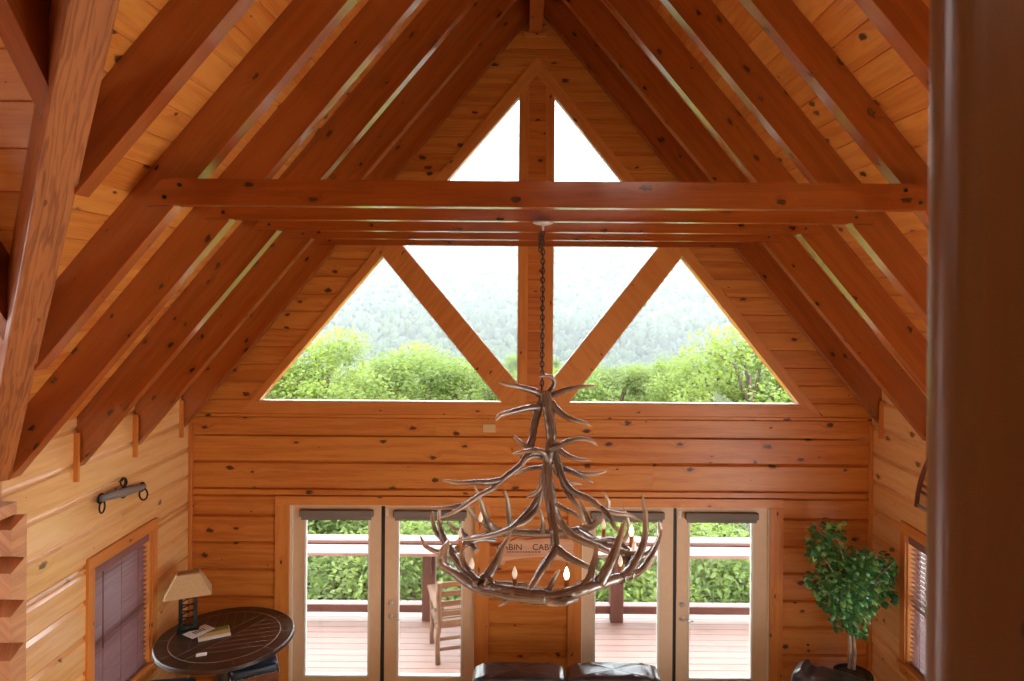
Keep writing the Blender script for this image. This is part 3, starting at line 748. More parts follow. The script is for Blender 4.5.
# harness bar (old singletree) on the left wall
d0, d1 = 3.36 * F / (VX - 101), 3.36 * F / (VX - 145)
pa, pb = at(101, 499, d0), at(145, 486.5, d1)
t = thing('harness_bar', 'old grey wooden harness bar with iron rings hung on the log wall', 'harness bar', (XL, (d0 + d1) / 2, (pa.z + pb.z) / 2))
O = Vector(t.location); loc = lambda p: Vector(p) - O
pa = Vector((XL + 0.045, pa.y, pa.z)); pb = Vector((XL + 0.045, pb.y, pb.z))
n = 9; pts = [pa.lerp(pb, k / (n - 1)) for k in range(n)]
m_ = MB(); m_.tube([loc(p) for p in pts], [0.026 + 0.012 * math.sin(PI * k / (n - 1)) for k in range(n)], 12); m_.build('bar', 'greywood', t)
def ringpts(c, r, axis, n=20, sq=1.0):
    out = []
    for k in range(n + 1):
        a = 2 * PI * k / n
        out.append(Vector(c) + (Vector((0, r * math.cos(a), sq * r * math.sin(a))) if axis == 'X' else Vector((r * math.cos(a), 0, sq * r * math.sin(a))) if axis == 'Y' else Vector((r * math.cos(a), sq * r * math.sin(a), 0))))
    return out
for k, q in enumerate((pa.lerp(pb, 0.03), pa.lerp(pb, 0.97))):
    m_ = MB(); m_.tube([loc(p) for p in ringpts(q, 0.036, 'X')], 0.008, 6, caps=False); m_.tube([loc(p) for p in ringpts(q + Vector((0.01, 0, -0.065)), 0.036, 'Y' if k else 'X', sq=1.4)], 0.007, 6, caps=False); m_.build('end_ring', 'iron', t)
q = pa.lerp(pb, 0.52)
m_ = MB(); m_.tube([loc(p) for p in ringpts(q, 0.045, 'X')], 0.008, 6, caps=False)
m_.tube([loc(p) for p in (q + Vector((0, 0, 0.045)), q + Vector((0.012, 0, 0.075)), q + Vector((0.005, 0.02, 0.11)), q + Vector((0, -0.015, 0.125)), q + Vector((0, -0.03, 0.10)))], 0.008, 6)
m_.tube([loc(p) for p in ringpts(q + Vector((0, 0, 0.085)), 0.028, 'Y', sq=1.3)], 0.006, 6, caps=False)
m_.tube([loc(Vector((XL, q.y, q.z + 0.09))), loc(Vector((XL + 0.06, q.y, q.z + 0.11)))], 0.005, 6); m_.build('centre_hook', 'iron', t)
# antique frame on the right wall, partly behind the post
def rw(x, y):       # point on right wall
    d = (XR - 0.05) * F / (x - VX); q = at(x, y, d); return Vector((XR - 0.05, q.y, q.z))
t = thing('wall_yoke', 'old red-brown wooden frame with cross bars hung on the wall beside the post', 'wall ornament', (XR, 5.9, 2.6)); O = Vector(t.location)
a, b = rw(930, 459), rw(918, 506)
m_ = MB(); m_.tube([a + (b - a) * s_ + Vector((-0.02 * math.sin(PI * s_), 0, 0)) - O for s_ in (0, .25, .5, .75, 1)], [0.016, 0.02, 0.02, 0.02, 0.018], 8); m_.build('side_rail', 'redold', t)
off = Vector((0, -0.34, -0.04))
m_ = MB(); m_.tube([a + off + (b - a) * s_ - O for s_ in (0, .5, 1)], [0.016, 0.02, 0.018], 8); m_.build('side_rail', 'redold', t)
for s_, mt in ((0.55, 'redold'), (0.68, 'redold'), (0.96, 'greywood')):
    q = a.lerp(b, s_); m_ = MB(); m_.tube([q - O, q + off * 0.5 + Vector((0, 0, 0.012)) - O, q + off - O], 0.014, 8); m_.build('cross_bar', mt, t)
m_ = MB(); m_.tube([a.lerp(b, 0.1) + Vector((0.055, 0, 0)) - O, a.lerp(b, 0.1) - O], 0.006, 6); m_.build('hanging_peg', 'iron', t)
# ------------------------------------------------------------------ round table and what stands on it
TH = 1.06
TC = at(223, 640.5, 6.36); tcx, tcy = TC.x, 6.42
TRX = 0.60
tcx = XL + 0.085 + TRX
t = thing('round_table', 'tall round dark plank-top table in the corner by the blind', 'table', (tcx, tcy, 0))
m_ = MB(); m_.lathe([(TRX - 0.10, TH - 0.055), (TRX - 0.02, TH - 0.05), (TRX, TH - 0.038), (TRX - 0.006, TH - 0.03), (TRX - 0.006, TH - 0.024), (TRX, TH - 0.018), (TRX - 0.004, TH - 0.006), (TRX - 0.014, TH)][::1], (0, 0, 0), 72)
top = m_.build('tabletop', 'table', t)
# plank pattern: four quarters of planks set at an angle, ring band
m_ = MB(); rr_ = 0.475
m_.lathe([(rr_ - 0.003, TH - 0.004), (rr_ - 0.003, TH + 0.0008), (rr_ + 0.003, TH + 0.0008), (rr_ + 0.003, TH - 0.004)], (0, 0, 0), 72)
def groove(a, b, w=0.0035):
    m_.beam((a[0], a[1], TH - 0.001), (b[0], b[1], TH - 0.001), w, 0.0036)
ang = math.radians(62); ca, sa = math.cos(ang), math.sin(ang)
rot = lambda x, y: (x * ca - y * sa, x * sa + y * ca)
for x in (-0.055, 0.055): groove(rot(-math.sqrt(rr_ ** 2 - x * x), x), rot(math.sqrt(rr_ ** 2 - x * x), x))
for sgn in (-1, 1):
    for k in range(-5, 6):
        # planks at 45 degrees to the centre boards on either side
        s0 = k * 0.12; p_ = Vector((s0, sgn * 0.055, 0)); d_ = Vector((0.72, sgn * 0.69, 0))
        lo, hi = 0.0, 1.2
        if p_.length > rr_: continue
        B = p_.dot(d_); disc = B * B - (p_.length_squared - rr_ ** 2) * d_.length_squared
        hi = (-B + math.sqrt(disc)) / d_.length_squared
        groove(rot(p_.x, p_.y), rot(p_.x + d_.x * hi, p_.y + d_.y * hi), 0.0028)
for k in range(10):
    a = 2 * PI * k / 10 + 0.2; groove((rr_ * math.cos(a), rr_ * math.sin(a)), ((TRX - 0.02) * math.cos(a), (TRX - 0.02) * math.sin(a)), 0.0025)
m_.build('plank_grooves', 'groove', top)
m_ = MB(); m_.lathe([(0.20, TH - 0.14), (0.26, TH - 0.055)][::-1] + [(0.09, TH - 0.16), (0.07, 0.75), (0.12, 0.62), (0.13, 0.5), (0.07, 0.36), (0.10, 0.22), (0.12, 0.16)], (0, 0, 0), 28); m_.build('pedestal', 'table', t)
for k in range(4):
    a = PI / 4 + k * PI / 2; m_ = MB()
    m_.tube([(0.08 * math.cos(a), 0.08 * math.sin(a), 0.2), (0.22 * math.cos(a), 0.22 * math.sin(a), 0.17), (0.36 * math.cos(a), 0.36 * math.sin(a), 0.07), (0.42 * math.cos(a), 0.42 * math.sin(a), 0.03)], [0.05, 0.045, 0.035, 0.03], 10); m_.build('foot', 'table', t)
HT = CAMZ - TH
def ontable(x, y):
    d = HT * F / (y - VY - (x - VX) * ROLL); p = at(x, y, d); return Vector((p.x, p.y, TH))
# lamp
p = ontable(188, 631)
t = thing('table_lamp', 'table lamp with parchment shade and dark cut-out metal base on the round table', 'lamp', p, math.radians(24))
m_ = MB(); m_.box((-0.095, -0.05, 0), (0.095, 0.05, 0.022)); m_.build('base', 'lampmetal', t, bevel=0.004)
m_ = MB()
m_.box((-0.08, -0.02, 0.02), (-0.045, 0.02, 0.36)); m_.box((0.045, -0.02, 0.02), (0.08, 0.02, 0.36)); m_.box((-0.08, -0.02, 0.335), (0.08, 0.02, 0.365)); m_.box((-0.08, -0.02, 0.02), (0.08, 0.02, 0.05))
random.seed(3)
for k in range(9):      # pierced scroll filling between the uprights
    z = 0.07 + 0.03 * k; m_.beam((-0.05, 0, z), (0.05, 0, z + (0.035 if k % 2 else -0.01)), 0.012, 0.010)
m_.build('column', 'lampmetal', t, bevel=0.003)
m_ = MB(); m_.tube([(0, 0, 0.36), (0, 0, 0.46)], 0.012, 10); m_.build('socket', 'nickel', t)
b0, b1, dd0, dd1, s0, s1 = 0.20, 0.095, 0.125, 0.065, 0.355, 0.545
m_ = MB(); th = 0.004
def shell(o):
    return [[(-b0 + o, -dd0 + o, s0), (b0 - o, -dd0 + o, s0), (b0 - o, dd0 - o, s0), (-b0 + o, dd0 - o, s0)], [(-b1 + o, -dd1 + o, s1), (b1 - o, -dd1 + o, s1), (b1 - o, dd1 - o, s1), (-b1 + o, dd1 - o, s1)]]
A, B = shell(0), shell(th)
for i in range(4):
    j = (i + 1) % 4
    m_.face([A[0][i], A[0][j], A[1][j], A[1][i]]); m_.face([B[0][j], B[0][i], B[1][i], B[1][j]])
    m_.face([A[0][j], A[0][i], B[0][i], B[0][j]]); m_.face([A[1][i], A[1][j], B[1][j], B[1][i]])
m_.face([(x, y, s1 - 0.02) for x, y, z in B[1]])
m_.build('lamp_shade', 'lampshade', t)
# magazines, card
p = ontable(203, 635)
def flat(name, label, cat, px, py, w, h, th, rz, z, mat, group=None):
    p = ontable(px, py); t = thing(name, label, cat, (p.x, p.y, TH + z), rz, group)
    m_ = MB(); m_.box((-w / 2, -h / 2, 0), (w / 2, h / 2, th)); m_.build('pages', mat, t, bevel=0.001); return t
t = flat('magazine', 'magazine with a green and tan cover band under the white leaflet on the table', 'magazine', 214, 634, 0.20, 0.27, 0.012, math.radians(-62), 0.0006, 'paper')
m_ = MB(); m_.box((-0.1, -0.13, 0.012), (-0.02, 0.13, 0.0127)); m_.build('green_band', 'greenink', t)
m_ = MB(); m_.box((-0.02, -0.13, 0.012), (0.06, 0.13, 0.0127)); m_.build('tan_band', 'tanink', t)
t = flat('leaflet', 'white leaflet with a dark printed block lying half over the magazine', 'leaflet', 199, 633, 0.15, 0.23, 0.004, math.radians(-30), 0.0135, 'paper')
m_ = MB()
for k in range(5):
    m_.box((-0.035 + 0.004 * k, -0.05 + k * 0.022, 0.004), (0.03 - 0.006 * (k % 2), -0.038 + k * 0.022, 0.0046))
m_.build('printed_block', 'darkink', t)
t = flat('white_card', 'small folded white card alone near the front rim of the round table', 'card', 201.5, 655, 0.085, 0.045, 0.008, math.radians(20), 0.0006, 'paper')
# stools
def stool(loc, rz, label):
    t = thing('bar_stool', label, 'stool', loc, rz, 'stools at the round table'); h = 0.71; w = 0.205
    m_ = MB(); m_.rbox((0, 0, h + 0.025), (2 * w + 0.01, 2 * w + 0.01, 0.09), 0.25, 12); m_.build('seat', 'blueleather', t)
    m_ = MB()
    for k in range(15):
        q = -w + 2 * w * k / 14
        for x, y in ((q, -w - 0.003), (q, w + 0.003), (-w - 0.003, q), (w + 0.003, q)): m_.lathe([(0.009, -0.004), (0.007, 0.003), (0.002, 0.006)], (x, y, h - 0.002), 6)
    m_.build('nailheads', 'nail', t)
    m_ = MB(); m_.box((-w, -w, h - 0.07), (w, w, h - 0.006)); m_.build('apron', 'stoolwood', t, bevel=0.004)
    for sx in (-1, 1):
        for sy in (-1, 1):
            m_ = MB(); m_.beam((sx * (w - 0.022), sy * (w - 0.022), h - 0.01), (sx * (w + 0.0), sy * (w + 0.0), 0), 0.042, 0.042, side=(1, 0, 0)); m_.build('leg', 'stoolwood', t, bevel=0.004)
    m_ = MB()
    for sx in (-1, 1): m_.box((sx * (w - 0.005) - 0.014, -w, 0.24), (sx * (w - 0.005) + 0.014, w, 0.28)); m_.box((-w, sx * (w - 0.005) - 0.014, 0.3), (w, sx * (w - 0.005) + 0.014, 0.34))
    m_.build('footrest', 'stoolwood', t, bevel=0.003); return t
s1_ = stool((XL + 0.33, 6.02, 0), math.radians(8), 'blue-seated wooden stool at the wall side of the round table, under the blind')
dup(s1_, (-2.53, 6.57, 0), math.radians(28), 'blue-seated wooden stool at the door side of the round table')
# ------------------------------------------------------------------ sofa, armchair
x0, x1 = -0.445, 1.225; sy = 6.15
t = thing('leather_sofa', 'dark brown leather sofa with two back cushions in front of the doors', 'sofa', ((x0 + x1) / 2, sy, 0), 0)
W2 = (x1 - x0) / 2
m_ = MB(); m_.rbox((0, -0.15, 0.24), (2 * W2 + 0.36, 0.92, 0.40), 0.22, 14); m_.build('base', 'leather', t)
for k in (-1, 1):
    m_ = MB(); m_.rbox((k * W2 / 2, -0.30, 0.46), (W2 - 0.01, 0.62, 0.18), 0.35, 14); m_.build('seat_cushion', 'leather', t)
    def bulge(p):
        p = p.copy(); u = p.x / (W2 / 2)
        p.z += 0.012 * math.cos(u * 1.4) * (1 if p.z > 0 else 0) + (0.006 * math.sin(u * 23 + 3 * p.y) + 0.004 * math.sin(u * 41 + 9 * p.y)) * (1 if p.z > 0.1 else 0); p.y += -0.10 * p.z; return p
    m_ = MB(); m_.rbox((k * W2 / 2, 0.06, 0.630 + (0.004 if k > 0 else 0)), (W2 - 0.004, 0.30, 0.52), 0.26, 22, squish=bulge); c = m_.build('back_cushion', 'leather', t)
    for sx in (-0.28, 0.02, 0.26):
        m_ = MB(); m_.tube([(k * W2 / 2 + sx * W2, 0.16 - q * 0.26, 0.890 - 0.06 * (abs(q - .5) * 2) ** 4) for q in (0, .15, .3, .5, .7, .85, 1)], 0.004, 5); m_.build('seam', 'leather', c)
    m_ = MB(); m_.rbox((k * (W2 + 0.14), -0.15, 0.36), (0.30, 0.94, 0.62), 0.35, 14); m_.build('arm', 'leather', t)
    for yy in (-0.5, 0.2):
        m_ = MB(); m_.lathe([(0.03, 0), (0.035, 0.06)], (k * (W2 + 0.1), yy, 0), 10); m_.build('foot', 'stoolwood', t)
# armchair turned towards the room
t = thing('leather_armchair', 'dark brown leather armchair in front of the ficus planter', 'armchair', (2.60, 5.74, 0), math.radians(-36))
m_ = MB(); m_.rbox((0, -0.10, 0.24), (0.80, 0.86, 0.40), 0.25, 14); m_.build('base', 'leather', t)
m_ = MB(); m_.rbox((0, -0.22, 0.46), (0.56, 0.62, 0.18), 0.35, 14); m_.build('seat_cushion', 'leather', t)
def puff(p):
    p = p.copy(); up_ = max(0, p.z) / 0.28
    p.z += up_ * (0.010 * math.sin(p.x * 34 + 5 * p.y) + 0.007 * math.sin(p.x * 61 + 1) + 0.03 * (p.x < -0.3) * 1.0); p.y -= 0.12 * p.z; return p
m_ = MB(); m_.rbox((0, 0.20, 0.725), (0.82, 0.30, 0.56), 0.32, 26, squish=puff); m_.build('back_cushion', 'leather', t)
for k in (-1, 1):
    m_ = MB(); m_.rbox((k * 0.40, -0.14, 0.34), (0.22, 0.82, 0.56), 0.35, 14); m_.build('arm', 'leather', t)
    for yy in (-0.42, 0.2):
        m_ = MB(); m_.lathe([(0.03, 0), (0.035, 0.06)], (k * 0.32, yy, 0), 10); m_.build('foot', 'stoolwood', t)
# ------------------------------------------------------------------ ficus
random.seed(11)
fx, fy = at(853, 665, 6.62).x, 6.62
t = thing('potted_ficus', 'tall artificial ficus with two pale stems in a dark planter in the corner', 'plant', (fx, fy, 0))
m_ = MB(); m_.lathe([(0.12, 0.0), (0.13, 0.02), (0.165, 0.60), (0.175, 0.62), (0.175, 0.65), (0.155, 0.65), (0.15, 0.6)], (0, 0, 0), 28); pl = m_.build('planter', 'basket', t)
m_ = MB(); m_.lathe([(0.152, 0.60), (0.14, 0.635), (0.09, 0.65), (0.02, 0.655)], (0, 0, 0), 20); m_.build('moss', 'moss', pl)
def fpt(x, y, dy=0.0):
    q = at(x, y, fy + dy); return q - Vector((fx, fy, 0))
for pts in ([(849.5, 668), (850, 650), (849, 632), (850, 610), (846, 590), (836, 565), (826, 545)], [(853.5, 669), (855, 652), (852.5, 636), (855, 618), (858, 600), (866, 580), (872, 562)]):
    m_ = MB(); m_.tube([fpt(x, y, 0.02 * math.sin(y)) for x, y in pts], [0.019, 0.017, 0.017, 0.015, 0.012, 0.009, 0.005], 9); m_.build('stem', 'bark', t)
m_ = MB()
for k in range(26):
    x, y = random.uniform(815, 895), random.uniform(535, 605)
    a = fpt(853, 610); b = fpt(x, y, random.uniform(-0.3, 0.2)); m_.tube([a, a.lerp(b, 0.5) + Vector((0, 0, 0.05)), b], [0.007, 0.005, 0.002], 5)
m_.build('twigs', 'bark', t)
def leaf(mb, p, d, nrm, l, w, tone):
    d = d.normalized(); s_ = d.cross(nrm); s_ = s_.normalized() if s_.length > 1e-4 else d.orthogonal().normalized(); n_ = s_.cross(d).normalized()
    a = p; c = p + d * l - n_ * l * 0.12; m1 = p + d * l * 0.45 + n_ * l * 0.06
    mb.face([a, p + d * l * 0.3 + s_ * w * 0.9 - n_ * 0.1 * w, p + d * l * 0.68 + s_ * w * 0.75 - n_ * 0.1 * w, c, m1], None, tone)
    mb.face([a, m1, c, p + d * l * 0.68 - s_ * w * 0.75 - n_ * 0.1 * w, p + d * l * 0.3 - s_ * w * 0.9 - n_ * 0.1 * w], None, tone)
m_ = MB()
clumps = [(826, 538, 17, -.05), (836, 530, 9, 0.0), (819, 548, 12, 0), (829, 556, 13, -.05), (848, 560, 16, -.1), (862, 562, 16, -.12), (878, 564, 15, -.05), (888, 572, 12, 0), (892, 580, 8, 0.0), (822, 582, 12, -.05), (815, 580, 8, 0), (836, 586, 16, -.12), (852, 586, 18, -.2), (868, 586, 16, -.12), (881, 590, 13, -.02), (832, 602, 11, -.05), (845, 606, 15, -.12), (860, 606, 14, -.1), (872, 602, 9, 0), (842, 622, 8, 0), (856, 624, 9, -.02), (861, 630, 6, 0), (844, 572, 14, -.1), (826, 568, 8, 0)]
for cx_, cy_, r, dy in clumps:
    base = 0.5 + random.uniform(-.25, .25)
    for k in range(int(r * r * 0.36)):
        while True:
            q = Vector((random.uniform(-1, 1), random.uniform(-1, 1), random.uniform(-1, 1)))
            if q.length <= 1: break
        R = r * fy / F
        p = fpt(cx_, cy_, dy) + Vector((q.x * R, q.y * R * 0.9, q.z * R))
        p.x = min(p.x, XR - fx - 0.10); p.y = min(p.y, YW - fy - 0.08)
        d = Vector((q.x + random.uniform(-.6, .6), q.y - 0.5 + random.uniform(-.6, .6), q.z * 0.6 - 0.35 + random.uniform(-.4, .4)))
        leaf(m_, p, d, Vector((random.uniform(-.6, .6), random.uniform(-1, .1), 1)), random.uniform(0.05, 0.078), random.uniform(0.020, 0.031), min(1, max(0, (0.12 if random.random() < .7 else 0.8) * base * 1.7 + random.uniform(-.1, .2))))
m_.build('foliage', 'ficus', t)
# ------------------------------------------------------------------ antler chandelier
random.seed(5)
CD = 4.45
CH = at(543, 226, CD)
chx = CH.x
chan = thing('antler_chandelier', 'large chandelier of interlocked brown antlers with candle bulbs hanging by a chain', 'chandelier', (chx, CD, at(541, 600, CD).z))
CO = Vector(chan.location)
def A_(u, v, k):
    """k: depth offset in metres from the chandelier's axis"""
    return at(400 + u / 2.618, 360 + v / 2.618, CD + k) - CO
def ringk(u, s):
    x = (u / 2.618 + 400 - 541) / 118.0
    return s * 0.70 * math.sqrt(max(0.0, 1 - x * x))
def smooth(P, n=6):
    out = []
    Q = [P[0] * 2 - P[1]] + P + [P[-1] * 2 - P[-2]]
    for i in range(1, len(Q) - 2):
        for j in range(n):
            t_ = j / n; a, b, c, d = Q[i - 1], Q[i], Q[i + 1], Q[i + 2]
            out.append(0.5 * ((2 * b) + (c - a) * t_ + (2 * a - 5 * b + 4 * c - d) * t_ * t_ + (3 * b - a - 3 * c + d) * t_ ** 3))
    out.append(P[-1]); return out
def horn(mb, pts, r0, r1, blunt=False, mid=None):
    """pts: (u, v, depth); depth 'f'/'b' sits on the front/back of the ring. r in crop pixels (diameter)"""
    P = []
    for u, v, k in pts:
        if k == 'f': k = ringk(u, -1)
        elif k == 'b': k = ringk(u, 1)
        P.append(A_(u, v, k))
    S = smooth(P); n = len(S)
    sc = CD / F / 2.618 / 2
    rad = []
    for i in range(n):
        s_ = i / (n - 1)
        r = r0 + (r1 - r0) * s_ if mid is None else (r0 + (mid - r0) * s_ * 2 if s_ < .5 else mid + (r1 - mid) * (s_ - .5) * 2)
        if not blunt and s_ > 0.85: r *= max(0.12, 1 - ((s_ - 0.85) / 0.15) ** 2 * 0.8)
        r *= 1 + 0.07 * math.sin(i * 1.9 + r0)
        rad.append(r * sc)
    tipf = (lambda q: 0.05 + 0.0 * q) if blunt else (lambda q: max(0.04, min(1.0, (q - 0.45) * 1.7)))
    mb.tube(S, rad, 10, tone=tipf)
antlers = [
 # trunk antler in front, forking over the basket
 [([(378, 82, -.03), (386, 120, -.05), (393, 160, -.07), (396, 210, -.08), (386, 270, -.1), (386, 330, -.14), (394, 390, -.2), (402, 440, -.28), (408, 498, -.36)], 34, 22, True, 25),
  ([(408, 492, -.36), (440, 516, -.4), (480, 536, -.42), (522, 556, -.4)], 22, 10, False),
  ([(408, 490, -.36), (392, 520, -.42), (366, 556, -.52), (346, 590, -.62), (334, 606, -.66)], 20, 14, False),
  ([(400, 505, -.36), (376, 530, -.44), (352, 572, -.58)], 14, 9, False)],
 # crown tines
 [([(376, 96, -.02), (352, 82, -.05), (318, 72, -.1), (286, 66, -.14), (258, 58, -.15)], 20, 9, False)],
 [([(386, 98, .0), (420, 84, -.03), (458, 72, -.05), (515, 68, -.06)], 20, 8, False)],
 [([(368, 122, -.04), (334, 126, -.08), (292, 136, -.14), (262, 145, -.18), (250, 160, -.19)], 18, 9, False)],
 [([(396, 112, -.04), (420, 138, -.06), (450, 156, -.08), (478, 163, -.09), (500, 174, -.1)], 19, 8, False)],
 [([(384, 92, .03), (396, 76, .06), (404, 60, .06), (398, 46, .04), (380, 41, .0), (364, 44, -.03)], 15, 8, False)],
 # long left beam
 [([(378, 96, .0), (362, 130, .01), (352, 170, .01), (346, 206, .0), (338, 238, -.02), (316, 274, -.06), (274, 308, -.12), (240, 338, -.18), (206, 356, -.24), (166, 384, -.3), (130, 404, -.34), (98, 418, -.36)], 24, 8, False),
  ([(264, 314, -.13), (232, 320, -.18), (196, 320, -.22), (150, 322, -.26), (112, 314, -.28)], 17, 9, False),
  ([(200, 360, -.24), (170, 378, -.22), (130, 386, -.2), (78, 390, -.18)], 16, 8, False),
  ([(346, 200, .0), (334, 224, -.05), (318, 218, -.07), (306, 206, -.08), (296, 198, -.08)], 13, 8, False)],
 # long right beam
 [([(384, 120, -.02), (394, 190, -.03), (406, 240, -.06), (418, 285, -.1), (432, 320, -.15), (456, 346, -.2), (500, 366, -.26), (534, 394, -.3), (570, 402, -.3), (606, 408, -.28), (652, 436, -.26)], 24, 8, False),
  ([(526, 386, -.29), (546, 408, -.33), (560, 434, -.36), (584, 460, -.38)], 15, 8, False),
  ([(420, 296, -.1), (434, 336, -.14), (452, 366, -.16), (470, 392, -.17), (486, 428, -.17)], 19, 8, False)],
 [([(392, 236, -.1), (412, 226, -.14), (442, 212, -.17), (474, 206, -.18), (498, 211, -.18), (516, 224, -.18)], 17, 8, False)],
 [([(398, 210, -.08), (416, 234, -.1), (438, 250, -.11), (466, 260, -.12), (500, 264, -.12)], 18, 8, False)],
 [([(384, 262, -.14), (376, 244, -.18), (356, 236, -.2), (326, 240, -.21), (294, 246, -.21)], 16, 8, False),
  ([(380, 256, -.1), (352, 252, -.17), (330, 262, -.2), (322, 280, -.2)], 14, 7, False)],
 [([(392, 230, -.04), (408, 262, .02), (430, 284, .03), (470, 296, .04), (508, 298, .05), (542, 291, .05)], 17, 9, False),
  ([(430, 284, .03), (456, 296, .0), (482, 308, -.01), (506, 322, -.02)], 14, 8, False)],
 [([(396, 270, -.02), (412, 300, .08), (436, 318, .1), (476, 326, .12)], 12, 8, False)],
 [([(386, 272, -.02), (372, 280, .04), (344, 284, .06), (322, 290, .08), (298, 302, .09)], 14, 8, False)],
 # mid stems falling to the basket
 [([(386, 240, -.04), (382, 270, .0), (378, 300, .03), (362, 340, .04), (330, 362, .03)], 18, 8, False),
  ([(386, 262, -.02), (376, 300, .04), (370, 340, .06), (362, 376, .06), (350, 404, .02), (322, 428, -.04), (280, 442, -.1)], 21, 10, False)],
 [([(386, 290, -.04), (374, 335, .06), (352, 378, .06), (322, 412, .0), (290, 440, -.1), (252, 456, -.2), (206, 466, -.3), (146, 472, -.38)], 22, 9, False)],
 [([(388, 300, -.04), (396, 335, .05), (400, 366, .1), (408, 400, .12), (432, 440, .12), (470, 470, .08), (520, 490, .02), (566, 512, -.1)], 22, 18, False),
  ([(400, 372, .1), (430, 390, .1), (456, 402, .08), (484, 428, .06)], 15, 8, False)],
 # front of the basket
 [([(236, 590, 'f'), (250, 600, 'f'), (290, 606, 'f'), (340, 616, 'f'), (400, 622, 'f'), (450, 608, 'f'), (500, 594, 'f'), (560, 574, 'f'), (608, 560, 'f')], 22, 20, True, 31),
  ([(600, 566, 'f'), (632, 548, 'f'), (654, 516, 'f'), (670, 486, 'f'), (682, 450, 'f'), (678, 420, 'f')], 20, 9, False),
  ([(520, 588, 'f'), (546, 540, -.58), (566, 490, -.52), (580, 450, -.46), (588, 420, -.42)], 30, 11, False),
  ([(576, 572, 'f'), (606, 544, -.42), (630, 500, -.36), (642, 456, -.32), (642, 400, -.3), (633, 348, -.28)], 26, 9, False),
  ([(468, 600, 'f'), (494, 574, -.62), (504, 540, -.58), (512, 510, -.54), (514, 478, -.5)], 20, 9, False)],
 [([(380, 620, 'f'), (320, 616, 'f'), (260, 606, 'f'), (206, 596, 'f'), (166, 574, 'f'), (140, 556, 'f'), (112, 540, 'f'), (104, 516, 'f'), (112, 494, 'f'), (128, 468, -.3)], 34, 9, False),
  ([(196, 592, 'f'), (226, 568, -.56), (250, 530, -.52), (266, 496, -.48), (292, 452, -.42)], 30, 10, False),
  ([(214, 588, 'f'), (184, 560, -.5), (166, 532, -.46), (162, 508, -.44), (174, 484, -.42)], 24, 9, False),
  ([(156, 568, 'f'), (130, 544, -.3), (120, 520, -.28), (124, 490, -.26), (128, 470, -.24)], 18, 8, False)],
 [([(200, 584, -.3), (170, 556, -.2), (146, 522, -.12), (130, 506, -.06), (98, 502, .0), (66, 486, .04), (52, 458, .06)], 26, 8, False),
  ([(142, 510, -.08), (120, 478, -.04), (108, 446, .0), (102, 416, .02), (104, 378, .02)], 22, 8, False),
  ([(120, 476, .02), (96, 452, .06), (86, 424, .08), (84, 394, .1)], 17, 8, False)],
 [([(464, 622, 'f'), (436, 632, -.74), (402, 634, -.72), (370, 626, -.7)], 14, 20, False)],
 [([(376, 622, 'f'), (392, 596, -.66), (404, 572, -.62), (418, 548, -.58)], 18, 8, False)],
 [([(250, 604, 'f'), (236, 596, 'f'), (228, 584, 'f'), (236, 574, 'f')], 18, 16, True),
  ([(300, 618, 'f'), (280, 630, -.66), (258, 644, -.66)], 12, 7, False)],
 [([(246, 586, -.5), (290, 588, -.46), (340, 592, -.45), (376, 600, -.5)], 15, 12, False)],
 # back of the basket
 [([(150, 496, .3), (190, 470, .42), (240, 456, 'b'), (300, 452, 'b'), (360, 454, 'b'), (440, 452, 'b')], 20, 24, True),
  ([(268, 452, 'b'), (240, 436, .52), (222, 402, .5), (210, 366, .48), (194, 330, .46)], 24, 9, False),
  ([(290, 450, 'b'), (286, 410, .58), (282, 372, .56), (274, 336, .55)], 22, 9, False),
  ([(240, 456, 'b'), (220, 428, .5), (196, 412, .46), (174, 384, .44)], 17, 8, False),
  ([(372, 452, 'b'), (374, 424, .6), (366, 390, .58)], 20, 9, False)],
 [([(200, 500, .1), (180, 470, .2), (160, 446, .25), (140, 440, .26), (122, 420, .26)], 17, 8, False),
  ([(180, 480, .15), (210, 470, .2), (250, 472, .26)], 16, 12, True)],
 [([(430, 454, 'b'), (470, 444, 'b'), (500, 436, .5), (530, 410, .42), (546, 376, .38), (530, 342, .36)], 28, 9, False),
  ([(500, 438, .5), (488, 410, .5), (478, 386, .5), (468, 362, .5)], 18, 8, False),
  ([(470, 446, 'b'), (510, 470, .4), (550, 486, .3), (580, 480, .22), (600, 440, .18), (584, 378, .16)], 20, 8, False)],
 [([(560, 504, -.1), (590, 514, -.08), (612, 526, -.1), (606, 552, -.2)], 34, 40, True),
  ([(596, 530, -.02), (624, 516, .04), (650, 506, .06), (672, 480, .08)], 24, 10, False)],
 [([(504, 476, .3), (560, 470, .1), (598, 500, .0)], 16, 14, True)],
 [([(470, 590, -.55), (520, 580, -.45), (570, 572, -.3), (610, 556, -.16), (648, 540, -.05), (668, 500, .0)], 20, 12, False)],
]
for an in antlers:
    m_ = MB()
    for spec in an:
        horn(m_, spec[0], spec[1], spec[2], spec[3], spec[4] if len(spec) > 4 else None)
    m_.build('antler', 'antler', chan)
# candles
for u, v0, v1, k, lit in ((300, 604, 572, -.62, 0), (436, 606, 574, -.64, 2), (188, 580, 548, -.36, 0), (577, 566, 540, -.26, 0), (606, 490, 460, .0, 2), (613, 524, 500, -.06, 0), (533, 468, 442, .3, 0), (158, 494, 464, .24, 1), (211, 446, 424, .42, 0)):
    a, b = A_(u, v0, k), A_(u, v1, k)
    m_ = MB(); m_.tube([a, b], 0.0135, 10); c = m_.build('candle', 'sleeve', chan)
    h = 0.068 if k < 0 else 0.07; q = Vector((b.x, b.y, b.z))
    m_ = MB(); m_.lathe([(0.006, 0), (0.0135, 0.014), (0.0155, 0.026), (0.011, 0.045), (0.005, 0.060), (0.001, h)], q, 12)
    m_.build('bulb', 'bulb_lit' if lit == 2 else 'bulb', c)
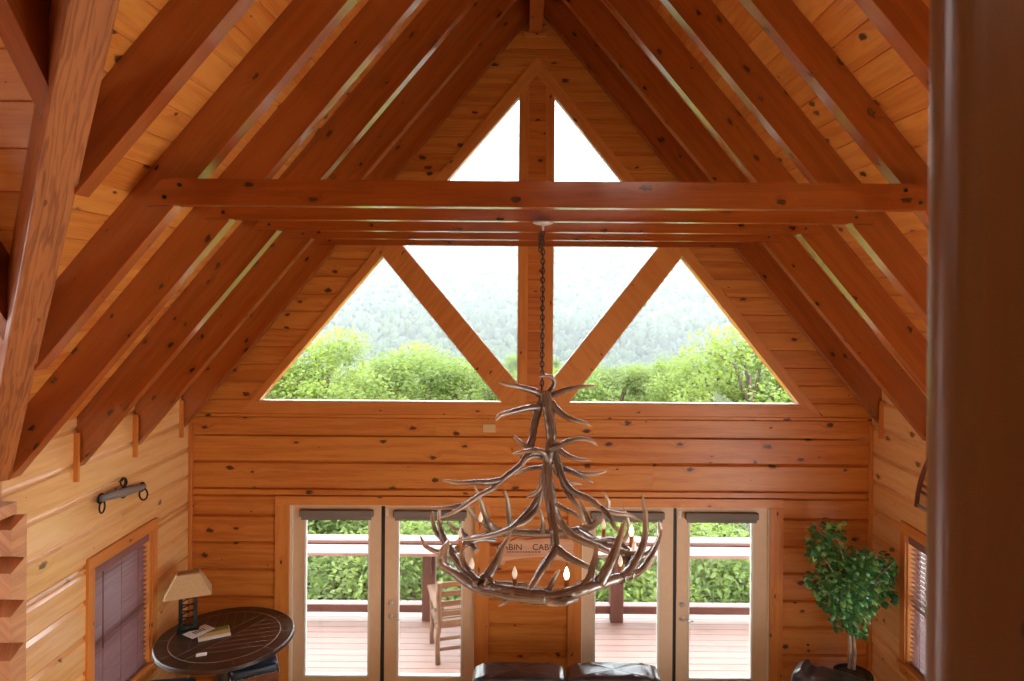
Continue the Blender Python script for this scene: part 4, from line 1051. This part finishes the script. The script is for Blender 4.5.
# chain and ceiling plate
m_ = MB(); zt_, zb_ = at(543, 231, CD).z - CO.z, at(543, 390, CD).z - CO.z
n = 34; ll = (zt_ - zb_) / n
for k in range(n):
    z = zt_ - ll * (k + 0.5); pts = []
    for j in range(11):
        a = 2 * PI * j / 10; x_, z_ = 0.013 * math.cos(a), ll * 0.66 * math.sin(a)
        pts.append((x_, 0.0, z + z_) if k % 2 == 0 else (0.0, x_, z + z_))
    m_.tube(pts, 0.0042, 5, caps=False)
for k in range(5):
    z = zt_ - 0.02 - ll * k * 0.8; m_.tube([(-0.018 + 0.009 * math.cos(2 * PI * j / 8), 0.004 * k, z + ll * 0.6 * math.sin(2 * PI * j / 8)) for j in range(9)], 0.0038, 5, caps=False)
cord = [(0.004 * math.sin(k * 0.9), 0.004 * math.cos(k * 0.9), zt_ + (zb_ - zt_) * k / 40) for k in range(41)]; m_.tube(cord, 0.003, 5)
m_.build('chain', 'chain', chan)
m_ = MB(); zc = TZ0 - CO.z
m_.lathe([(0.064, zc - 0.001), (0.062, zc - 0.014), (0.03, zc - 0.024), (0.008, zc - 0.028), (0.006, zc - 0.06)], (0, 0, 0), 24); m_.build('canopy', 'nickel', chan)
# ------------------------------------------------------------------ outside: porch
DZ = -0.15
mb = MB(); y = YW + 0.14
while y < 9.45:
    mb.box((-4.6, y, DZ - 0.03), (4.6, y + 0.134, DZ), 0); y += 0.142
struct(mb.build('floor_porch', 'porch'))
t = thing('porch_railing', 'red-brown porch railing with wire mesh panels and wide cap boards', 'railing', (0, 9.3, DZ))
def part(nm, mat, lo, hi, bevel=0.004):
    m_ = MB(); m_.box(lo, hi); return m_.build(nm, mat, t, bevel=bevel)
posts = [-3.74, -1.25, 1.25, 3.74]
for x in posts: part('post', 'redwood', (x - 0.085, -0.02, 0), (x + 0.085, 0.14, 1.04), 0.006)
part('cap_rail', 'railtop', (-4.6, -0.04, 1.04), (4.6, 0.18, 1.08)); part('top_rail', 'redwood', (-4.6, 0.03, 0.955), (4.6, 0.07, 1.04))
part('drink_ledge', 'railtop', (-4.6, -0.40, 1.005), (4.6, -0.09, 1.045)); part('ledge_rail', 'redwood', (-4.6, -0.13, 0.935), (4.6, -0.09, 1.005))
for x in [-3.0, -1.9, -.5, .5, 1.9, 3.0]: part('bracket', 'redwood', (x - 0.08, -0.36, 0.97), (x + 0.08, -0.13, 1.005))
for x in posts: part('bracket', 'redwood', (x - 0.04, -0.09, 0.65), (x + 0.04, -0.02, 1.005))
part('bottom_rail', 'redwood', (-4.6, 0.02, 0.10), (4.6, 0.11, 0.20)); part('bottom_cap', 'railtop', (-4.6, 0.0, 0.20), (4.6, 0.13, 0.215))
for a, b in zip(posts, posts[1:]):
    m_ = MB(); x = a + 0.1
    while x < b - 0.08: m_.tube([(x, 0.06, 0.2), (x, 0.06, 0.96)], 0.0019, 4, caps=False); x += 0.10
    z = 0.28
    while z < 0.95: m_.tube([(a + 0.08, 0.063, z), (b - 0.08, 0.063, z)], 0.0021, 4, caps=False); z += 0.10
    m_.build('mesh_panel', 'wire', t)
# rustic chair on the porch
t = thing('porch_chair', 'rustic grey wooden slat-back chair standing out on the porch', 'chair', (-0.71, 8.3, DZ), math.radians(15))
random.seed(9)
def pole(nm, a, b, r, wob=0.012):
    a, b = Vector(a), Vector(b); m_ = MB(); n = 7
    m_.tube([a.lerp(b, k / (n - 1)) + Vector((random.uniform(-wob, wob), random.uniform(-wob, wob), 0)) * (0 < k < n - 1) for k in range(n)], [r * random.uniform(.85, 1.1) for k in range(n)], 9); return m_.build(nm, 'rustic', t)
for sx in (-1, 1):
    pole('rear_leg', (sx * 0.29, 0, 0), (sx * 0.29, -0.10, 1.0), 0.032); pole('front_leg', (sx * 0.29, 0.52, 0), (sx * 0.29, 0.52, 0.66), 0.03)
    m_ = MB(); m_.box((sx * 0.29 - 0.055, -0.06, 0.655), (sx * 0.29 + 0.055, 0.62, 0.69)); m_.build('armrest', 'rustic', t, bevel=0.01)
    m_ = MB(); m_.tube([(sx * 0.29, 0.0, 0.38), (sx * 0.29, 0.52, 0.42)], 0.022, 8); m_.build('side_rail', 'rustic', t)
for k, z in enumerate((0.50, 0.62, 0.74, 0.86, 0.97)):
    m_ = MB(); m_.beam((-0.3, -0.012 - 0.1 * z, z), (0.3, -0.012 - 0.1 * z, z), 0.02, 0.062, side=(0, 1, 0)); m_.build('back_slat', 'rustic', t, bevel=0.006)
for z in (0.17, 0.29): 
    m_ = MB(); m_.tube([(-0.3, 0.0, z), (0.3, 0.0, z)], 0.02, 8); m_.build('stretcher', 'rustic', t)
for k in range(5):
    m_ = MB(); m_.box((-0.31, 0.03 + k * 0.105, 0.40), (0.31, 0.115 + k * 0.105, 0.425)); m_.build('seat_slat', 'rustic', t, bevel=0.004)
# ------------------------------------------------------------------ outside: hillside, forest, trees
random.seed(21)
def ground_z(x, y):
    if y < 9.4: y = 9.4
    ctl = [(9.4, -3.0), (16, -5.0), (30, -9.5), (60, -17), (120, -27), (240, -38), (380, -42), (520, -22), (720, 20), (980, 80), (1300, 150), (1700, 190)]
    for (a, za), (b, zb) in zip(ctl, ctl[1:]):
        if y <= b:
            s_ = (y - a) / (b - a); s_ = s_ * s_ * (3 - 2 * s_) if b > 300 else s_; z = za + (zb - za) * s_; break
    else: z = ctl[-1][1]
    if y > 300:
        w = min(1, (y - 300) / 500); z += w * (26 * math.sin(x / 210.0 + 1.3) + 14 * math.sin(x / 83.0 + y / 120.0) + 12 * math.sin(x / 140.0 - y / 190.0))
    return z
ys = [9.4, 11, 13, 16, 20, 25, 30, 38, 48, 60, 80, 100, 130, 160, 200, 240, 290, 340, 390] + list(range(430, 1720, 40))
mb = MB(); nx_ = 60
G = []
for y in ys:
    half = max(14, y * 0.75 + 6); G.append([Vector((-half + 2 * half * i / nx_, y, 0)) for i in range(nx_ + 1)])
for row in G:
    for p in row: p.z = ground_z(p.x, p.y)
b0_ = 0
for j in range(len(G) - 1):
    for i in range(nx_): mb.face([G[j][i], G[j][i + 1], G[j + 1][i + 1], G[j + 1][i]], None, 0.5, True)
struct(mb.build('terrain', 'ground'))
# far forest: uncountable tree tops on the hazy hillside
ico = []
def ico_sphere():
    t_ = (1 + 5 ** .5) / 2
    v = [Vector(p).normalized() for p in ((-1, t_, 0), (1, t_, 0), (-1, -t_, 0), (1, -t_, 0), (0, -1, t_), (0, 1, t_), (0, -1, -t_), (0, 1, -t_), (t_, 0, -1), (t_, 0, 1), (-t_, 0, -1), (-t_, 0, 1))]
    f = [(0, 11, 5), (0, 5, 1), (0, 1, 7), (0, 7, 10), (0, 10, 11), (1, 5, 9), (5, 11, 4), (11, 10, 2), (10, 7, 6), (7, 1, 8), (3, 9, 4), (3, 4, 2), (3, 2, 6), (3, 6, 8), (3, 8, 9), (4, 9, 5), (2, 4, 11), (6, 2, 10), (8, 6, 7), (9, 8, 1)]
    return v, f
IV, IF = ico_sphere()
def sub(v, f):
    v = list(v); mid = {}; nf = []
    def m(a, b):
        k = (min(a, b), max(a, b))
        if k not in mid: v.append(((v[a] + v[b]) / 2).normalized()); mid[k] = len(v) - 1
        return mid[k]
    for a, b, c in f: x, y, z = m(a, b), m(b, c), m(c, a); nf += [(a, x, z), (b, y, x), (c, z, y), (x, y, z)]
    return v, nf
IV2, IF2 = sub(IV, IF)
verts, faces, tones = [], [], []
def blob(c, r, h, tone, V=IV2, Fc=IF2, rough=0.22):
    b = len(verts)
    for p in V:
        s_ = 1 + random.uniform(-rough, rough); verts.append((c[0] + p.x * r * s_, c[1] + p.y * r * s_, c[2] + p.z * h * s_))
    for f in Fc: faces.append(tuple(b + i for i in f)); tones.append(min(1, max(0, tone + random.uniform(-.15, .15))))
cnt = 0
while cnt < 17000:
    y = 110 + 1350 * random.random() ** 1.3; x = random.uniform(-0.52, 0.55) * y
    r = random.uniform(1.5, 3.4); g = ground_z(x, y)
    if y < 420: g += 2
    hgt = r * random.uniform(1.0, 1.6)
    tone = 0.5 + 0.35 * math.sin(x / 60.0 + y / 45.0) + random.uniform(-.45, .45)
    if y < 260: blob((x, y, g + hgt * 0.9), r, hgt, tone, rough=0.3)
    else: blob((x, y, g + hgt * 0.7), r, hgt, tone, IV, IF, 0.3)
    cnt += 1
me = bpy.data.meshes.new('forest'); me.from_pydata(verts, [], faces); a_ = me.attributes.new('tone', 'FLOAT', 'FACE'); a_.data.foreach_set('value', tones)
me.materials.append(M['forest']); me.polygons.foreach_set('use_smooth', [True] * len(faces)); me.update()
o = bpy.data.objects.new('forest', me); C.objects.link(o); tag(o, 'hazy green forest covering the hills beyond the windows', 'forest', None, 'stuff')
# near trees, each with trunk, limbs and a leafy crown
def make_tree(seed, rx, h, nleaf, lsize, mat):
    rnd = random.Random(seed); tr_ = MB(); cr = MB()
    tr_.tube([(0, 0, 0), (0.1, 0, h * .25), (-0.05, 0.05, h * .55), (0.05, 0, h * .85)], [0.22, 0.17, 0.11, 0.04], 8)
    cl = []
    for k in range(26):
        z = h * rnd.uniform(.22, .97); w = rx * math.sin(PI * min(1, max(.12, (z / h - .1) / .95))) ** .6; a = rnd.uniform(0, 2 * PI); r = w * rnd.uniform(.35, .95)
        c = Vector((r * math.cos(a), r * math.sin(a), z)); cl.append((c, rnd.uniform(.26, .42) * rx, rnd.uniform(-.25, .25)))
        tr_.tube([(0, 0, z * .75), c * .5 + Vector((0, 0, z * .45)), c], [0.06, 0.04, 0.015], 5)
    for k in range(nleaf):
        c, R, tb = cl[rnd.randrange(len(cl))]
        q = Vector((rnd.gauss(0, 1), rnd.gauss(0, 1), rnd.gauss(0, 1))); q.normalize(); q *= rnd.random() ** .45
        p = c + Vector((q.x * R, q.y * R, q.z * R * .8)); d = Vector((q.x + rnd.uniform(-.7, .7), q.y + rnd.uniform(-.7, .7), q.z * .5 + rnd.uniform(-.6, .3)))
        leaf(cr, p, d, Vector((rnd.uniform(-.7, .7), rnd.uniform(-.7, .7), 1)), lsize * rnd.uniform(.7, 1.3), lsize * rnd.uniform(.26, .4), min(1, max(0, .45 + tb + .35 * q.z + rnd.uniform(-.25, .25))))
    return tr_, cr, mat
protos = []
for sd, rx, h, nl, ls, mt in ((1, 2.4, 7.0, 11000, 0.14, 'leafA'), (2, 2.7, 7.5, 11000, 0.145, 'leafB'), (3, 2.2, 6.4, 10000, 0.135, 'leafC')):
    a, b, mt = make_tree(sd, rx, h, nl, ls, mt); protos.append((a, b, mt, h, []))
tl3 = ['leafy yellow-green tree on the slope below the porch', 'leafy mid-green tree on the slope below the porch', 'leafy deeper green tree on the slope below the porch']
made = {}
def tree(kind, x, y, ztop, sc=1.0, rz=None):
    a, b, mt, h, _ = protos[kind]; loc = (x, y, ztop - h * sc)
    if kind not in made:
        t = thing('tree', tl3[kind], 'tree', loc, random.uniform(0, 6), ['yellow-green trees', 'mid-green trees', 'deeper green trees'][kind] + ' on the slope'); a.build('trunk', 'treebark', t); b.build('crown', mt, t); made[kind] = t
    else: t = dup(made[kind], loc, random.uniform(0, 6), tl3[kind])
    t.scale = (sc, sc, sc); return t
for y, n, spread, zt0, zt1 in ((13.8, 7, 6.4, -1.2, -0.1), (17.5, 8, 8.6, -1.0, 0.3), (22, 9, 11.5, -0.8, 0.7)):
    for i in range(n):
        x = -spread + 2 * spread * (i + 0.5) / n + random.uniform(-.5, .5)
        tree(random.choice((0, 0, 1, 1, 2)), x, y + random.uniform(-1.2, 1.2), random.uniform(zt0, zt1), random.uniform(.85, 1.05))
for px, py, d, kd, sc in ((322, 340, 27, 0, 1.25), (284, 357, 25, 0, 1.15), (375, 362, 30, 1, 1.2), (430, 352, 33, 0, 1.35), (470, 366, 31, 1, 1.2), (752, 338, 26, 0, 1.3), (716, 352, 29, 0, 1.2), (790, 362, 27, 1, 1.2), (660, 366, 34, 1, 1.3), (615, 372, 32, 2, 1.2), (575, 380, 30, 1, 1.1), (240, 360, 28, 1, 1.2), (830, 366, 28, 2, 1.2), (535, 378, 34, 2, 1.2)):
    p = at(px, py, d); tree(kd, p.x, d, p.z, sc)
for i in range(90):
    y = 36 + 80 * (i / 90.0) ** 1.2; x = random.uniform(-.42, .45) * y
    p = at(VX, 384 - 22 * (y - 36) / 80 + random.uniform(-8, 8), y); tree(random.choice((0, 1, 1, 2)), x, y, p.z, random.uniform(1.1, 1.6))
# haze over the valley
mb = MB(); mb.box((-1100, 24, -80), (1100, 1690, 600))
hm, nt, out_ = newmat('valley_haze')
vs_ = N(nt, 'ShaderNodeVolumeScatter'); vs_.inputs['Color'].default_value = (0.97, 0.985, 1, 1); vs_.inputs['Density'].default_value = HAZE = 0.0005; vs_.inputs['Anisotropy'].default_value = 0.0
L(nt, vs_.outputs[0], out_.inputs['Volume'])
o = mb.build('haze', hm); tag(o, 'white mist hanging over the wooded hills', 'mist', None, 'stuff')
# ------------------------------------------------------------------ sky, sun, added fill lights, camera
w = bpy.data.worlds.new('World'); bpy.context.scene.world = w; w.use_nodes = True
nt = w.node_tree; nt.nodes.clear()
wo = nt.nodes.new('ShaderNodeOutputWorld'); bg = nt.nodes.new('ShaderNodeBackground')
tc = nt.nodes.new('ShaderNodeTexCoord'); sx = nt.nodes.new('ShaderNodeSeparateXYZ'); nt.links.new(tc.outputs['Generated'], sx.inputs[0])
nt.links.new(mixc(nt, ramp(nt, sx.outputs[2], 0.0, 0.9), (1.0, 1.0, 1.0), (0.80, 0.90, 1.0)), bg.inputs[0])
bg.inputs[1].default_value = SKY = 11.0
nt.links.new(bg.outputs[0], wo.inputs[0])
def lamp(name, kind, loc, e, col, size=0.3, rot=None, **kw):
    l = bpy.data.lights.new(name, kind); l.energy = e; l.color = col
    if kind == 'AREA': l.size = size
    elif kind == 'SUN': l.angle = size
    else: l.shadow_soft_size = size
    for k, v in kw.items(): setattr(l, k, v)
    o = bpy.data.objects.new(name, l); C.objects.link(o); o.location = loc
    if rot: o.rotation_euler = rot
    return o
WARM = (1.0, 0.90, 0.76)
for x in (-2.2, 0.0, 2.2): lamp('under_loft_fill', 'AREA', (x, 0.1, 2.38), 45, WARM, 0.6)  # unseen lights added below the loft as fill, no fixtures there

lamp('loft_fill', 'AREA', (1.0, -0.5, 5.6), 18, WARM, 1.3)  # unseen fill light added behind the camera to brighten the post
sc = bpy.context.scene
cam = bpy.data.cameras.new('Camera'); co = bpy.data.objects.new('Camera', cam); C.objects.link(co)
cam.sensor_width = 36.0; cam.lens = 36.0 * F / 1024.0
cam.shift_x = -(VX - 512.0) / 1024.0; cam.shift_y = -(340.5 - VY) / 1024.0
co.matrix_world = Matrix.Translation((0, 0, CAMZ)) @ Matrix.Rotation(PI / 2, 4, 'X') @ Matrix.Rotation(ROLL, 4, 'Z')
cam.clip_end = 5000; cam.clip_start = 0.02
cam.dof.use_dof = True; cam.dof.focus_distance = 6.0; cam.dof.aperture_fstop = 4.0
sc.camera = co
sc.view_settings.view_transform = 'Standard'; sc.view_settings.look = 'None'; sc.view_settings.gamma = 1.0; sc.view_settings.use_curve_mapping = False
sc.view_settings.exposure = -0.35
sc.cycles.use_denoising = True; sc.cycles.max_bounces = 10; sc.cycles.diffuse_bounces = 5; sc.cycles.glossy_bounces = 3; sc.cycles.transparent_max_bounces = 12; sc.cycles.volume_bounces = 1
sc.cycles.caustics_reflective = False; sc.cycles.caustics_refractive = False; sc.cycles.sample_clamp_indirect = 6.0
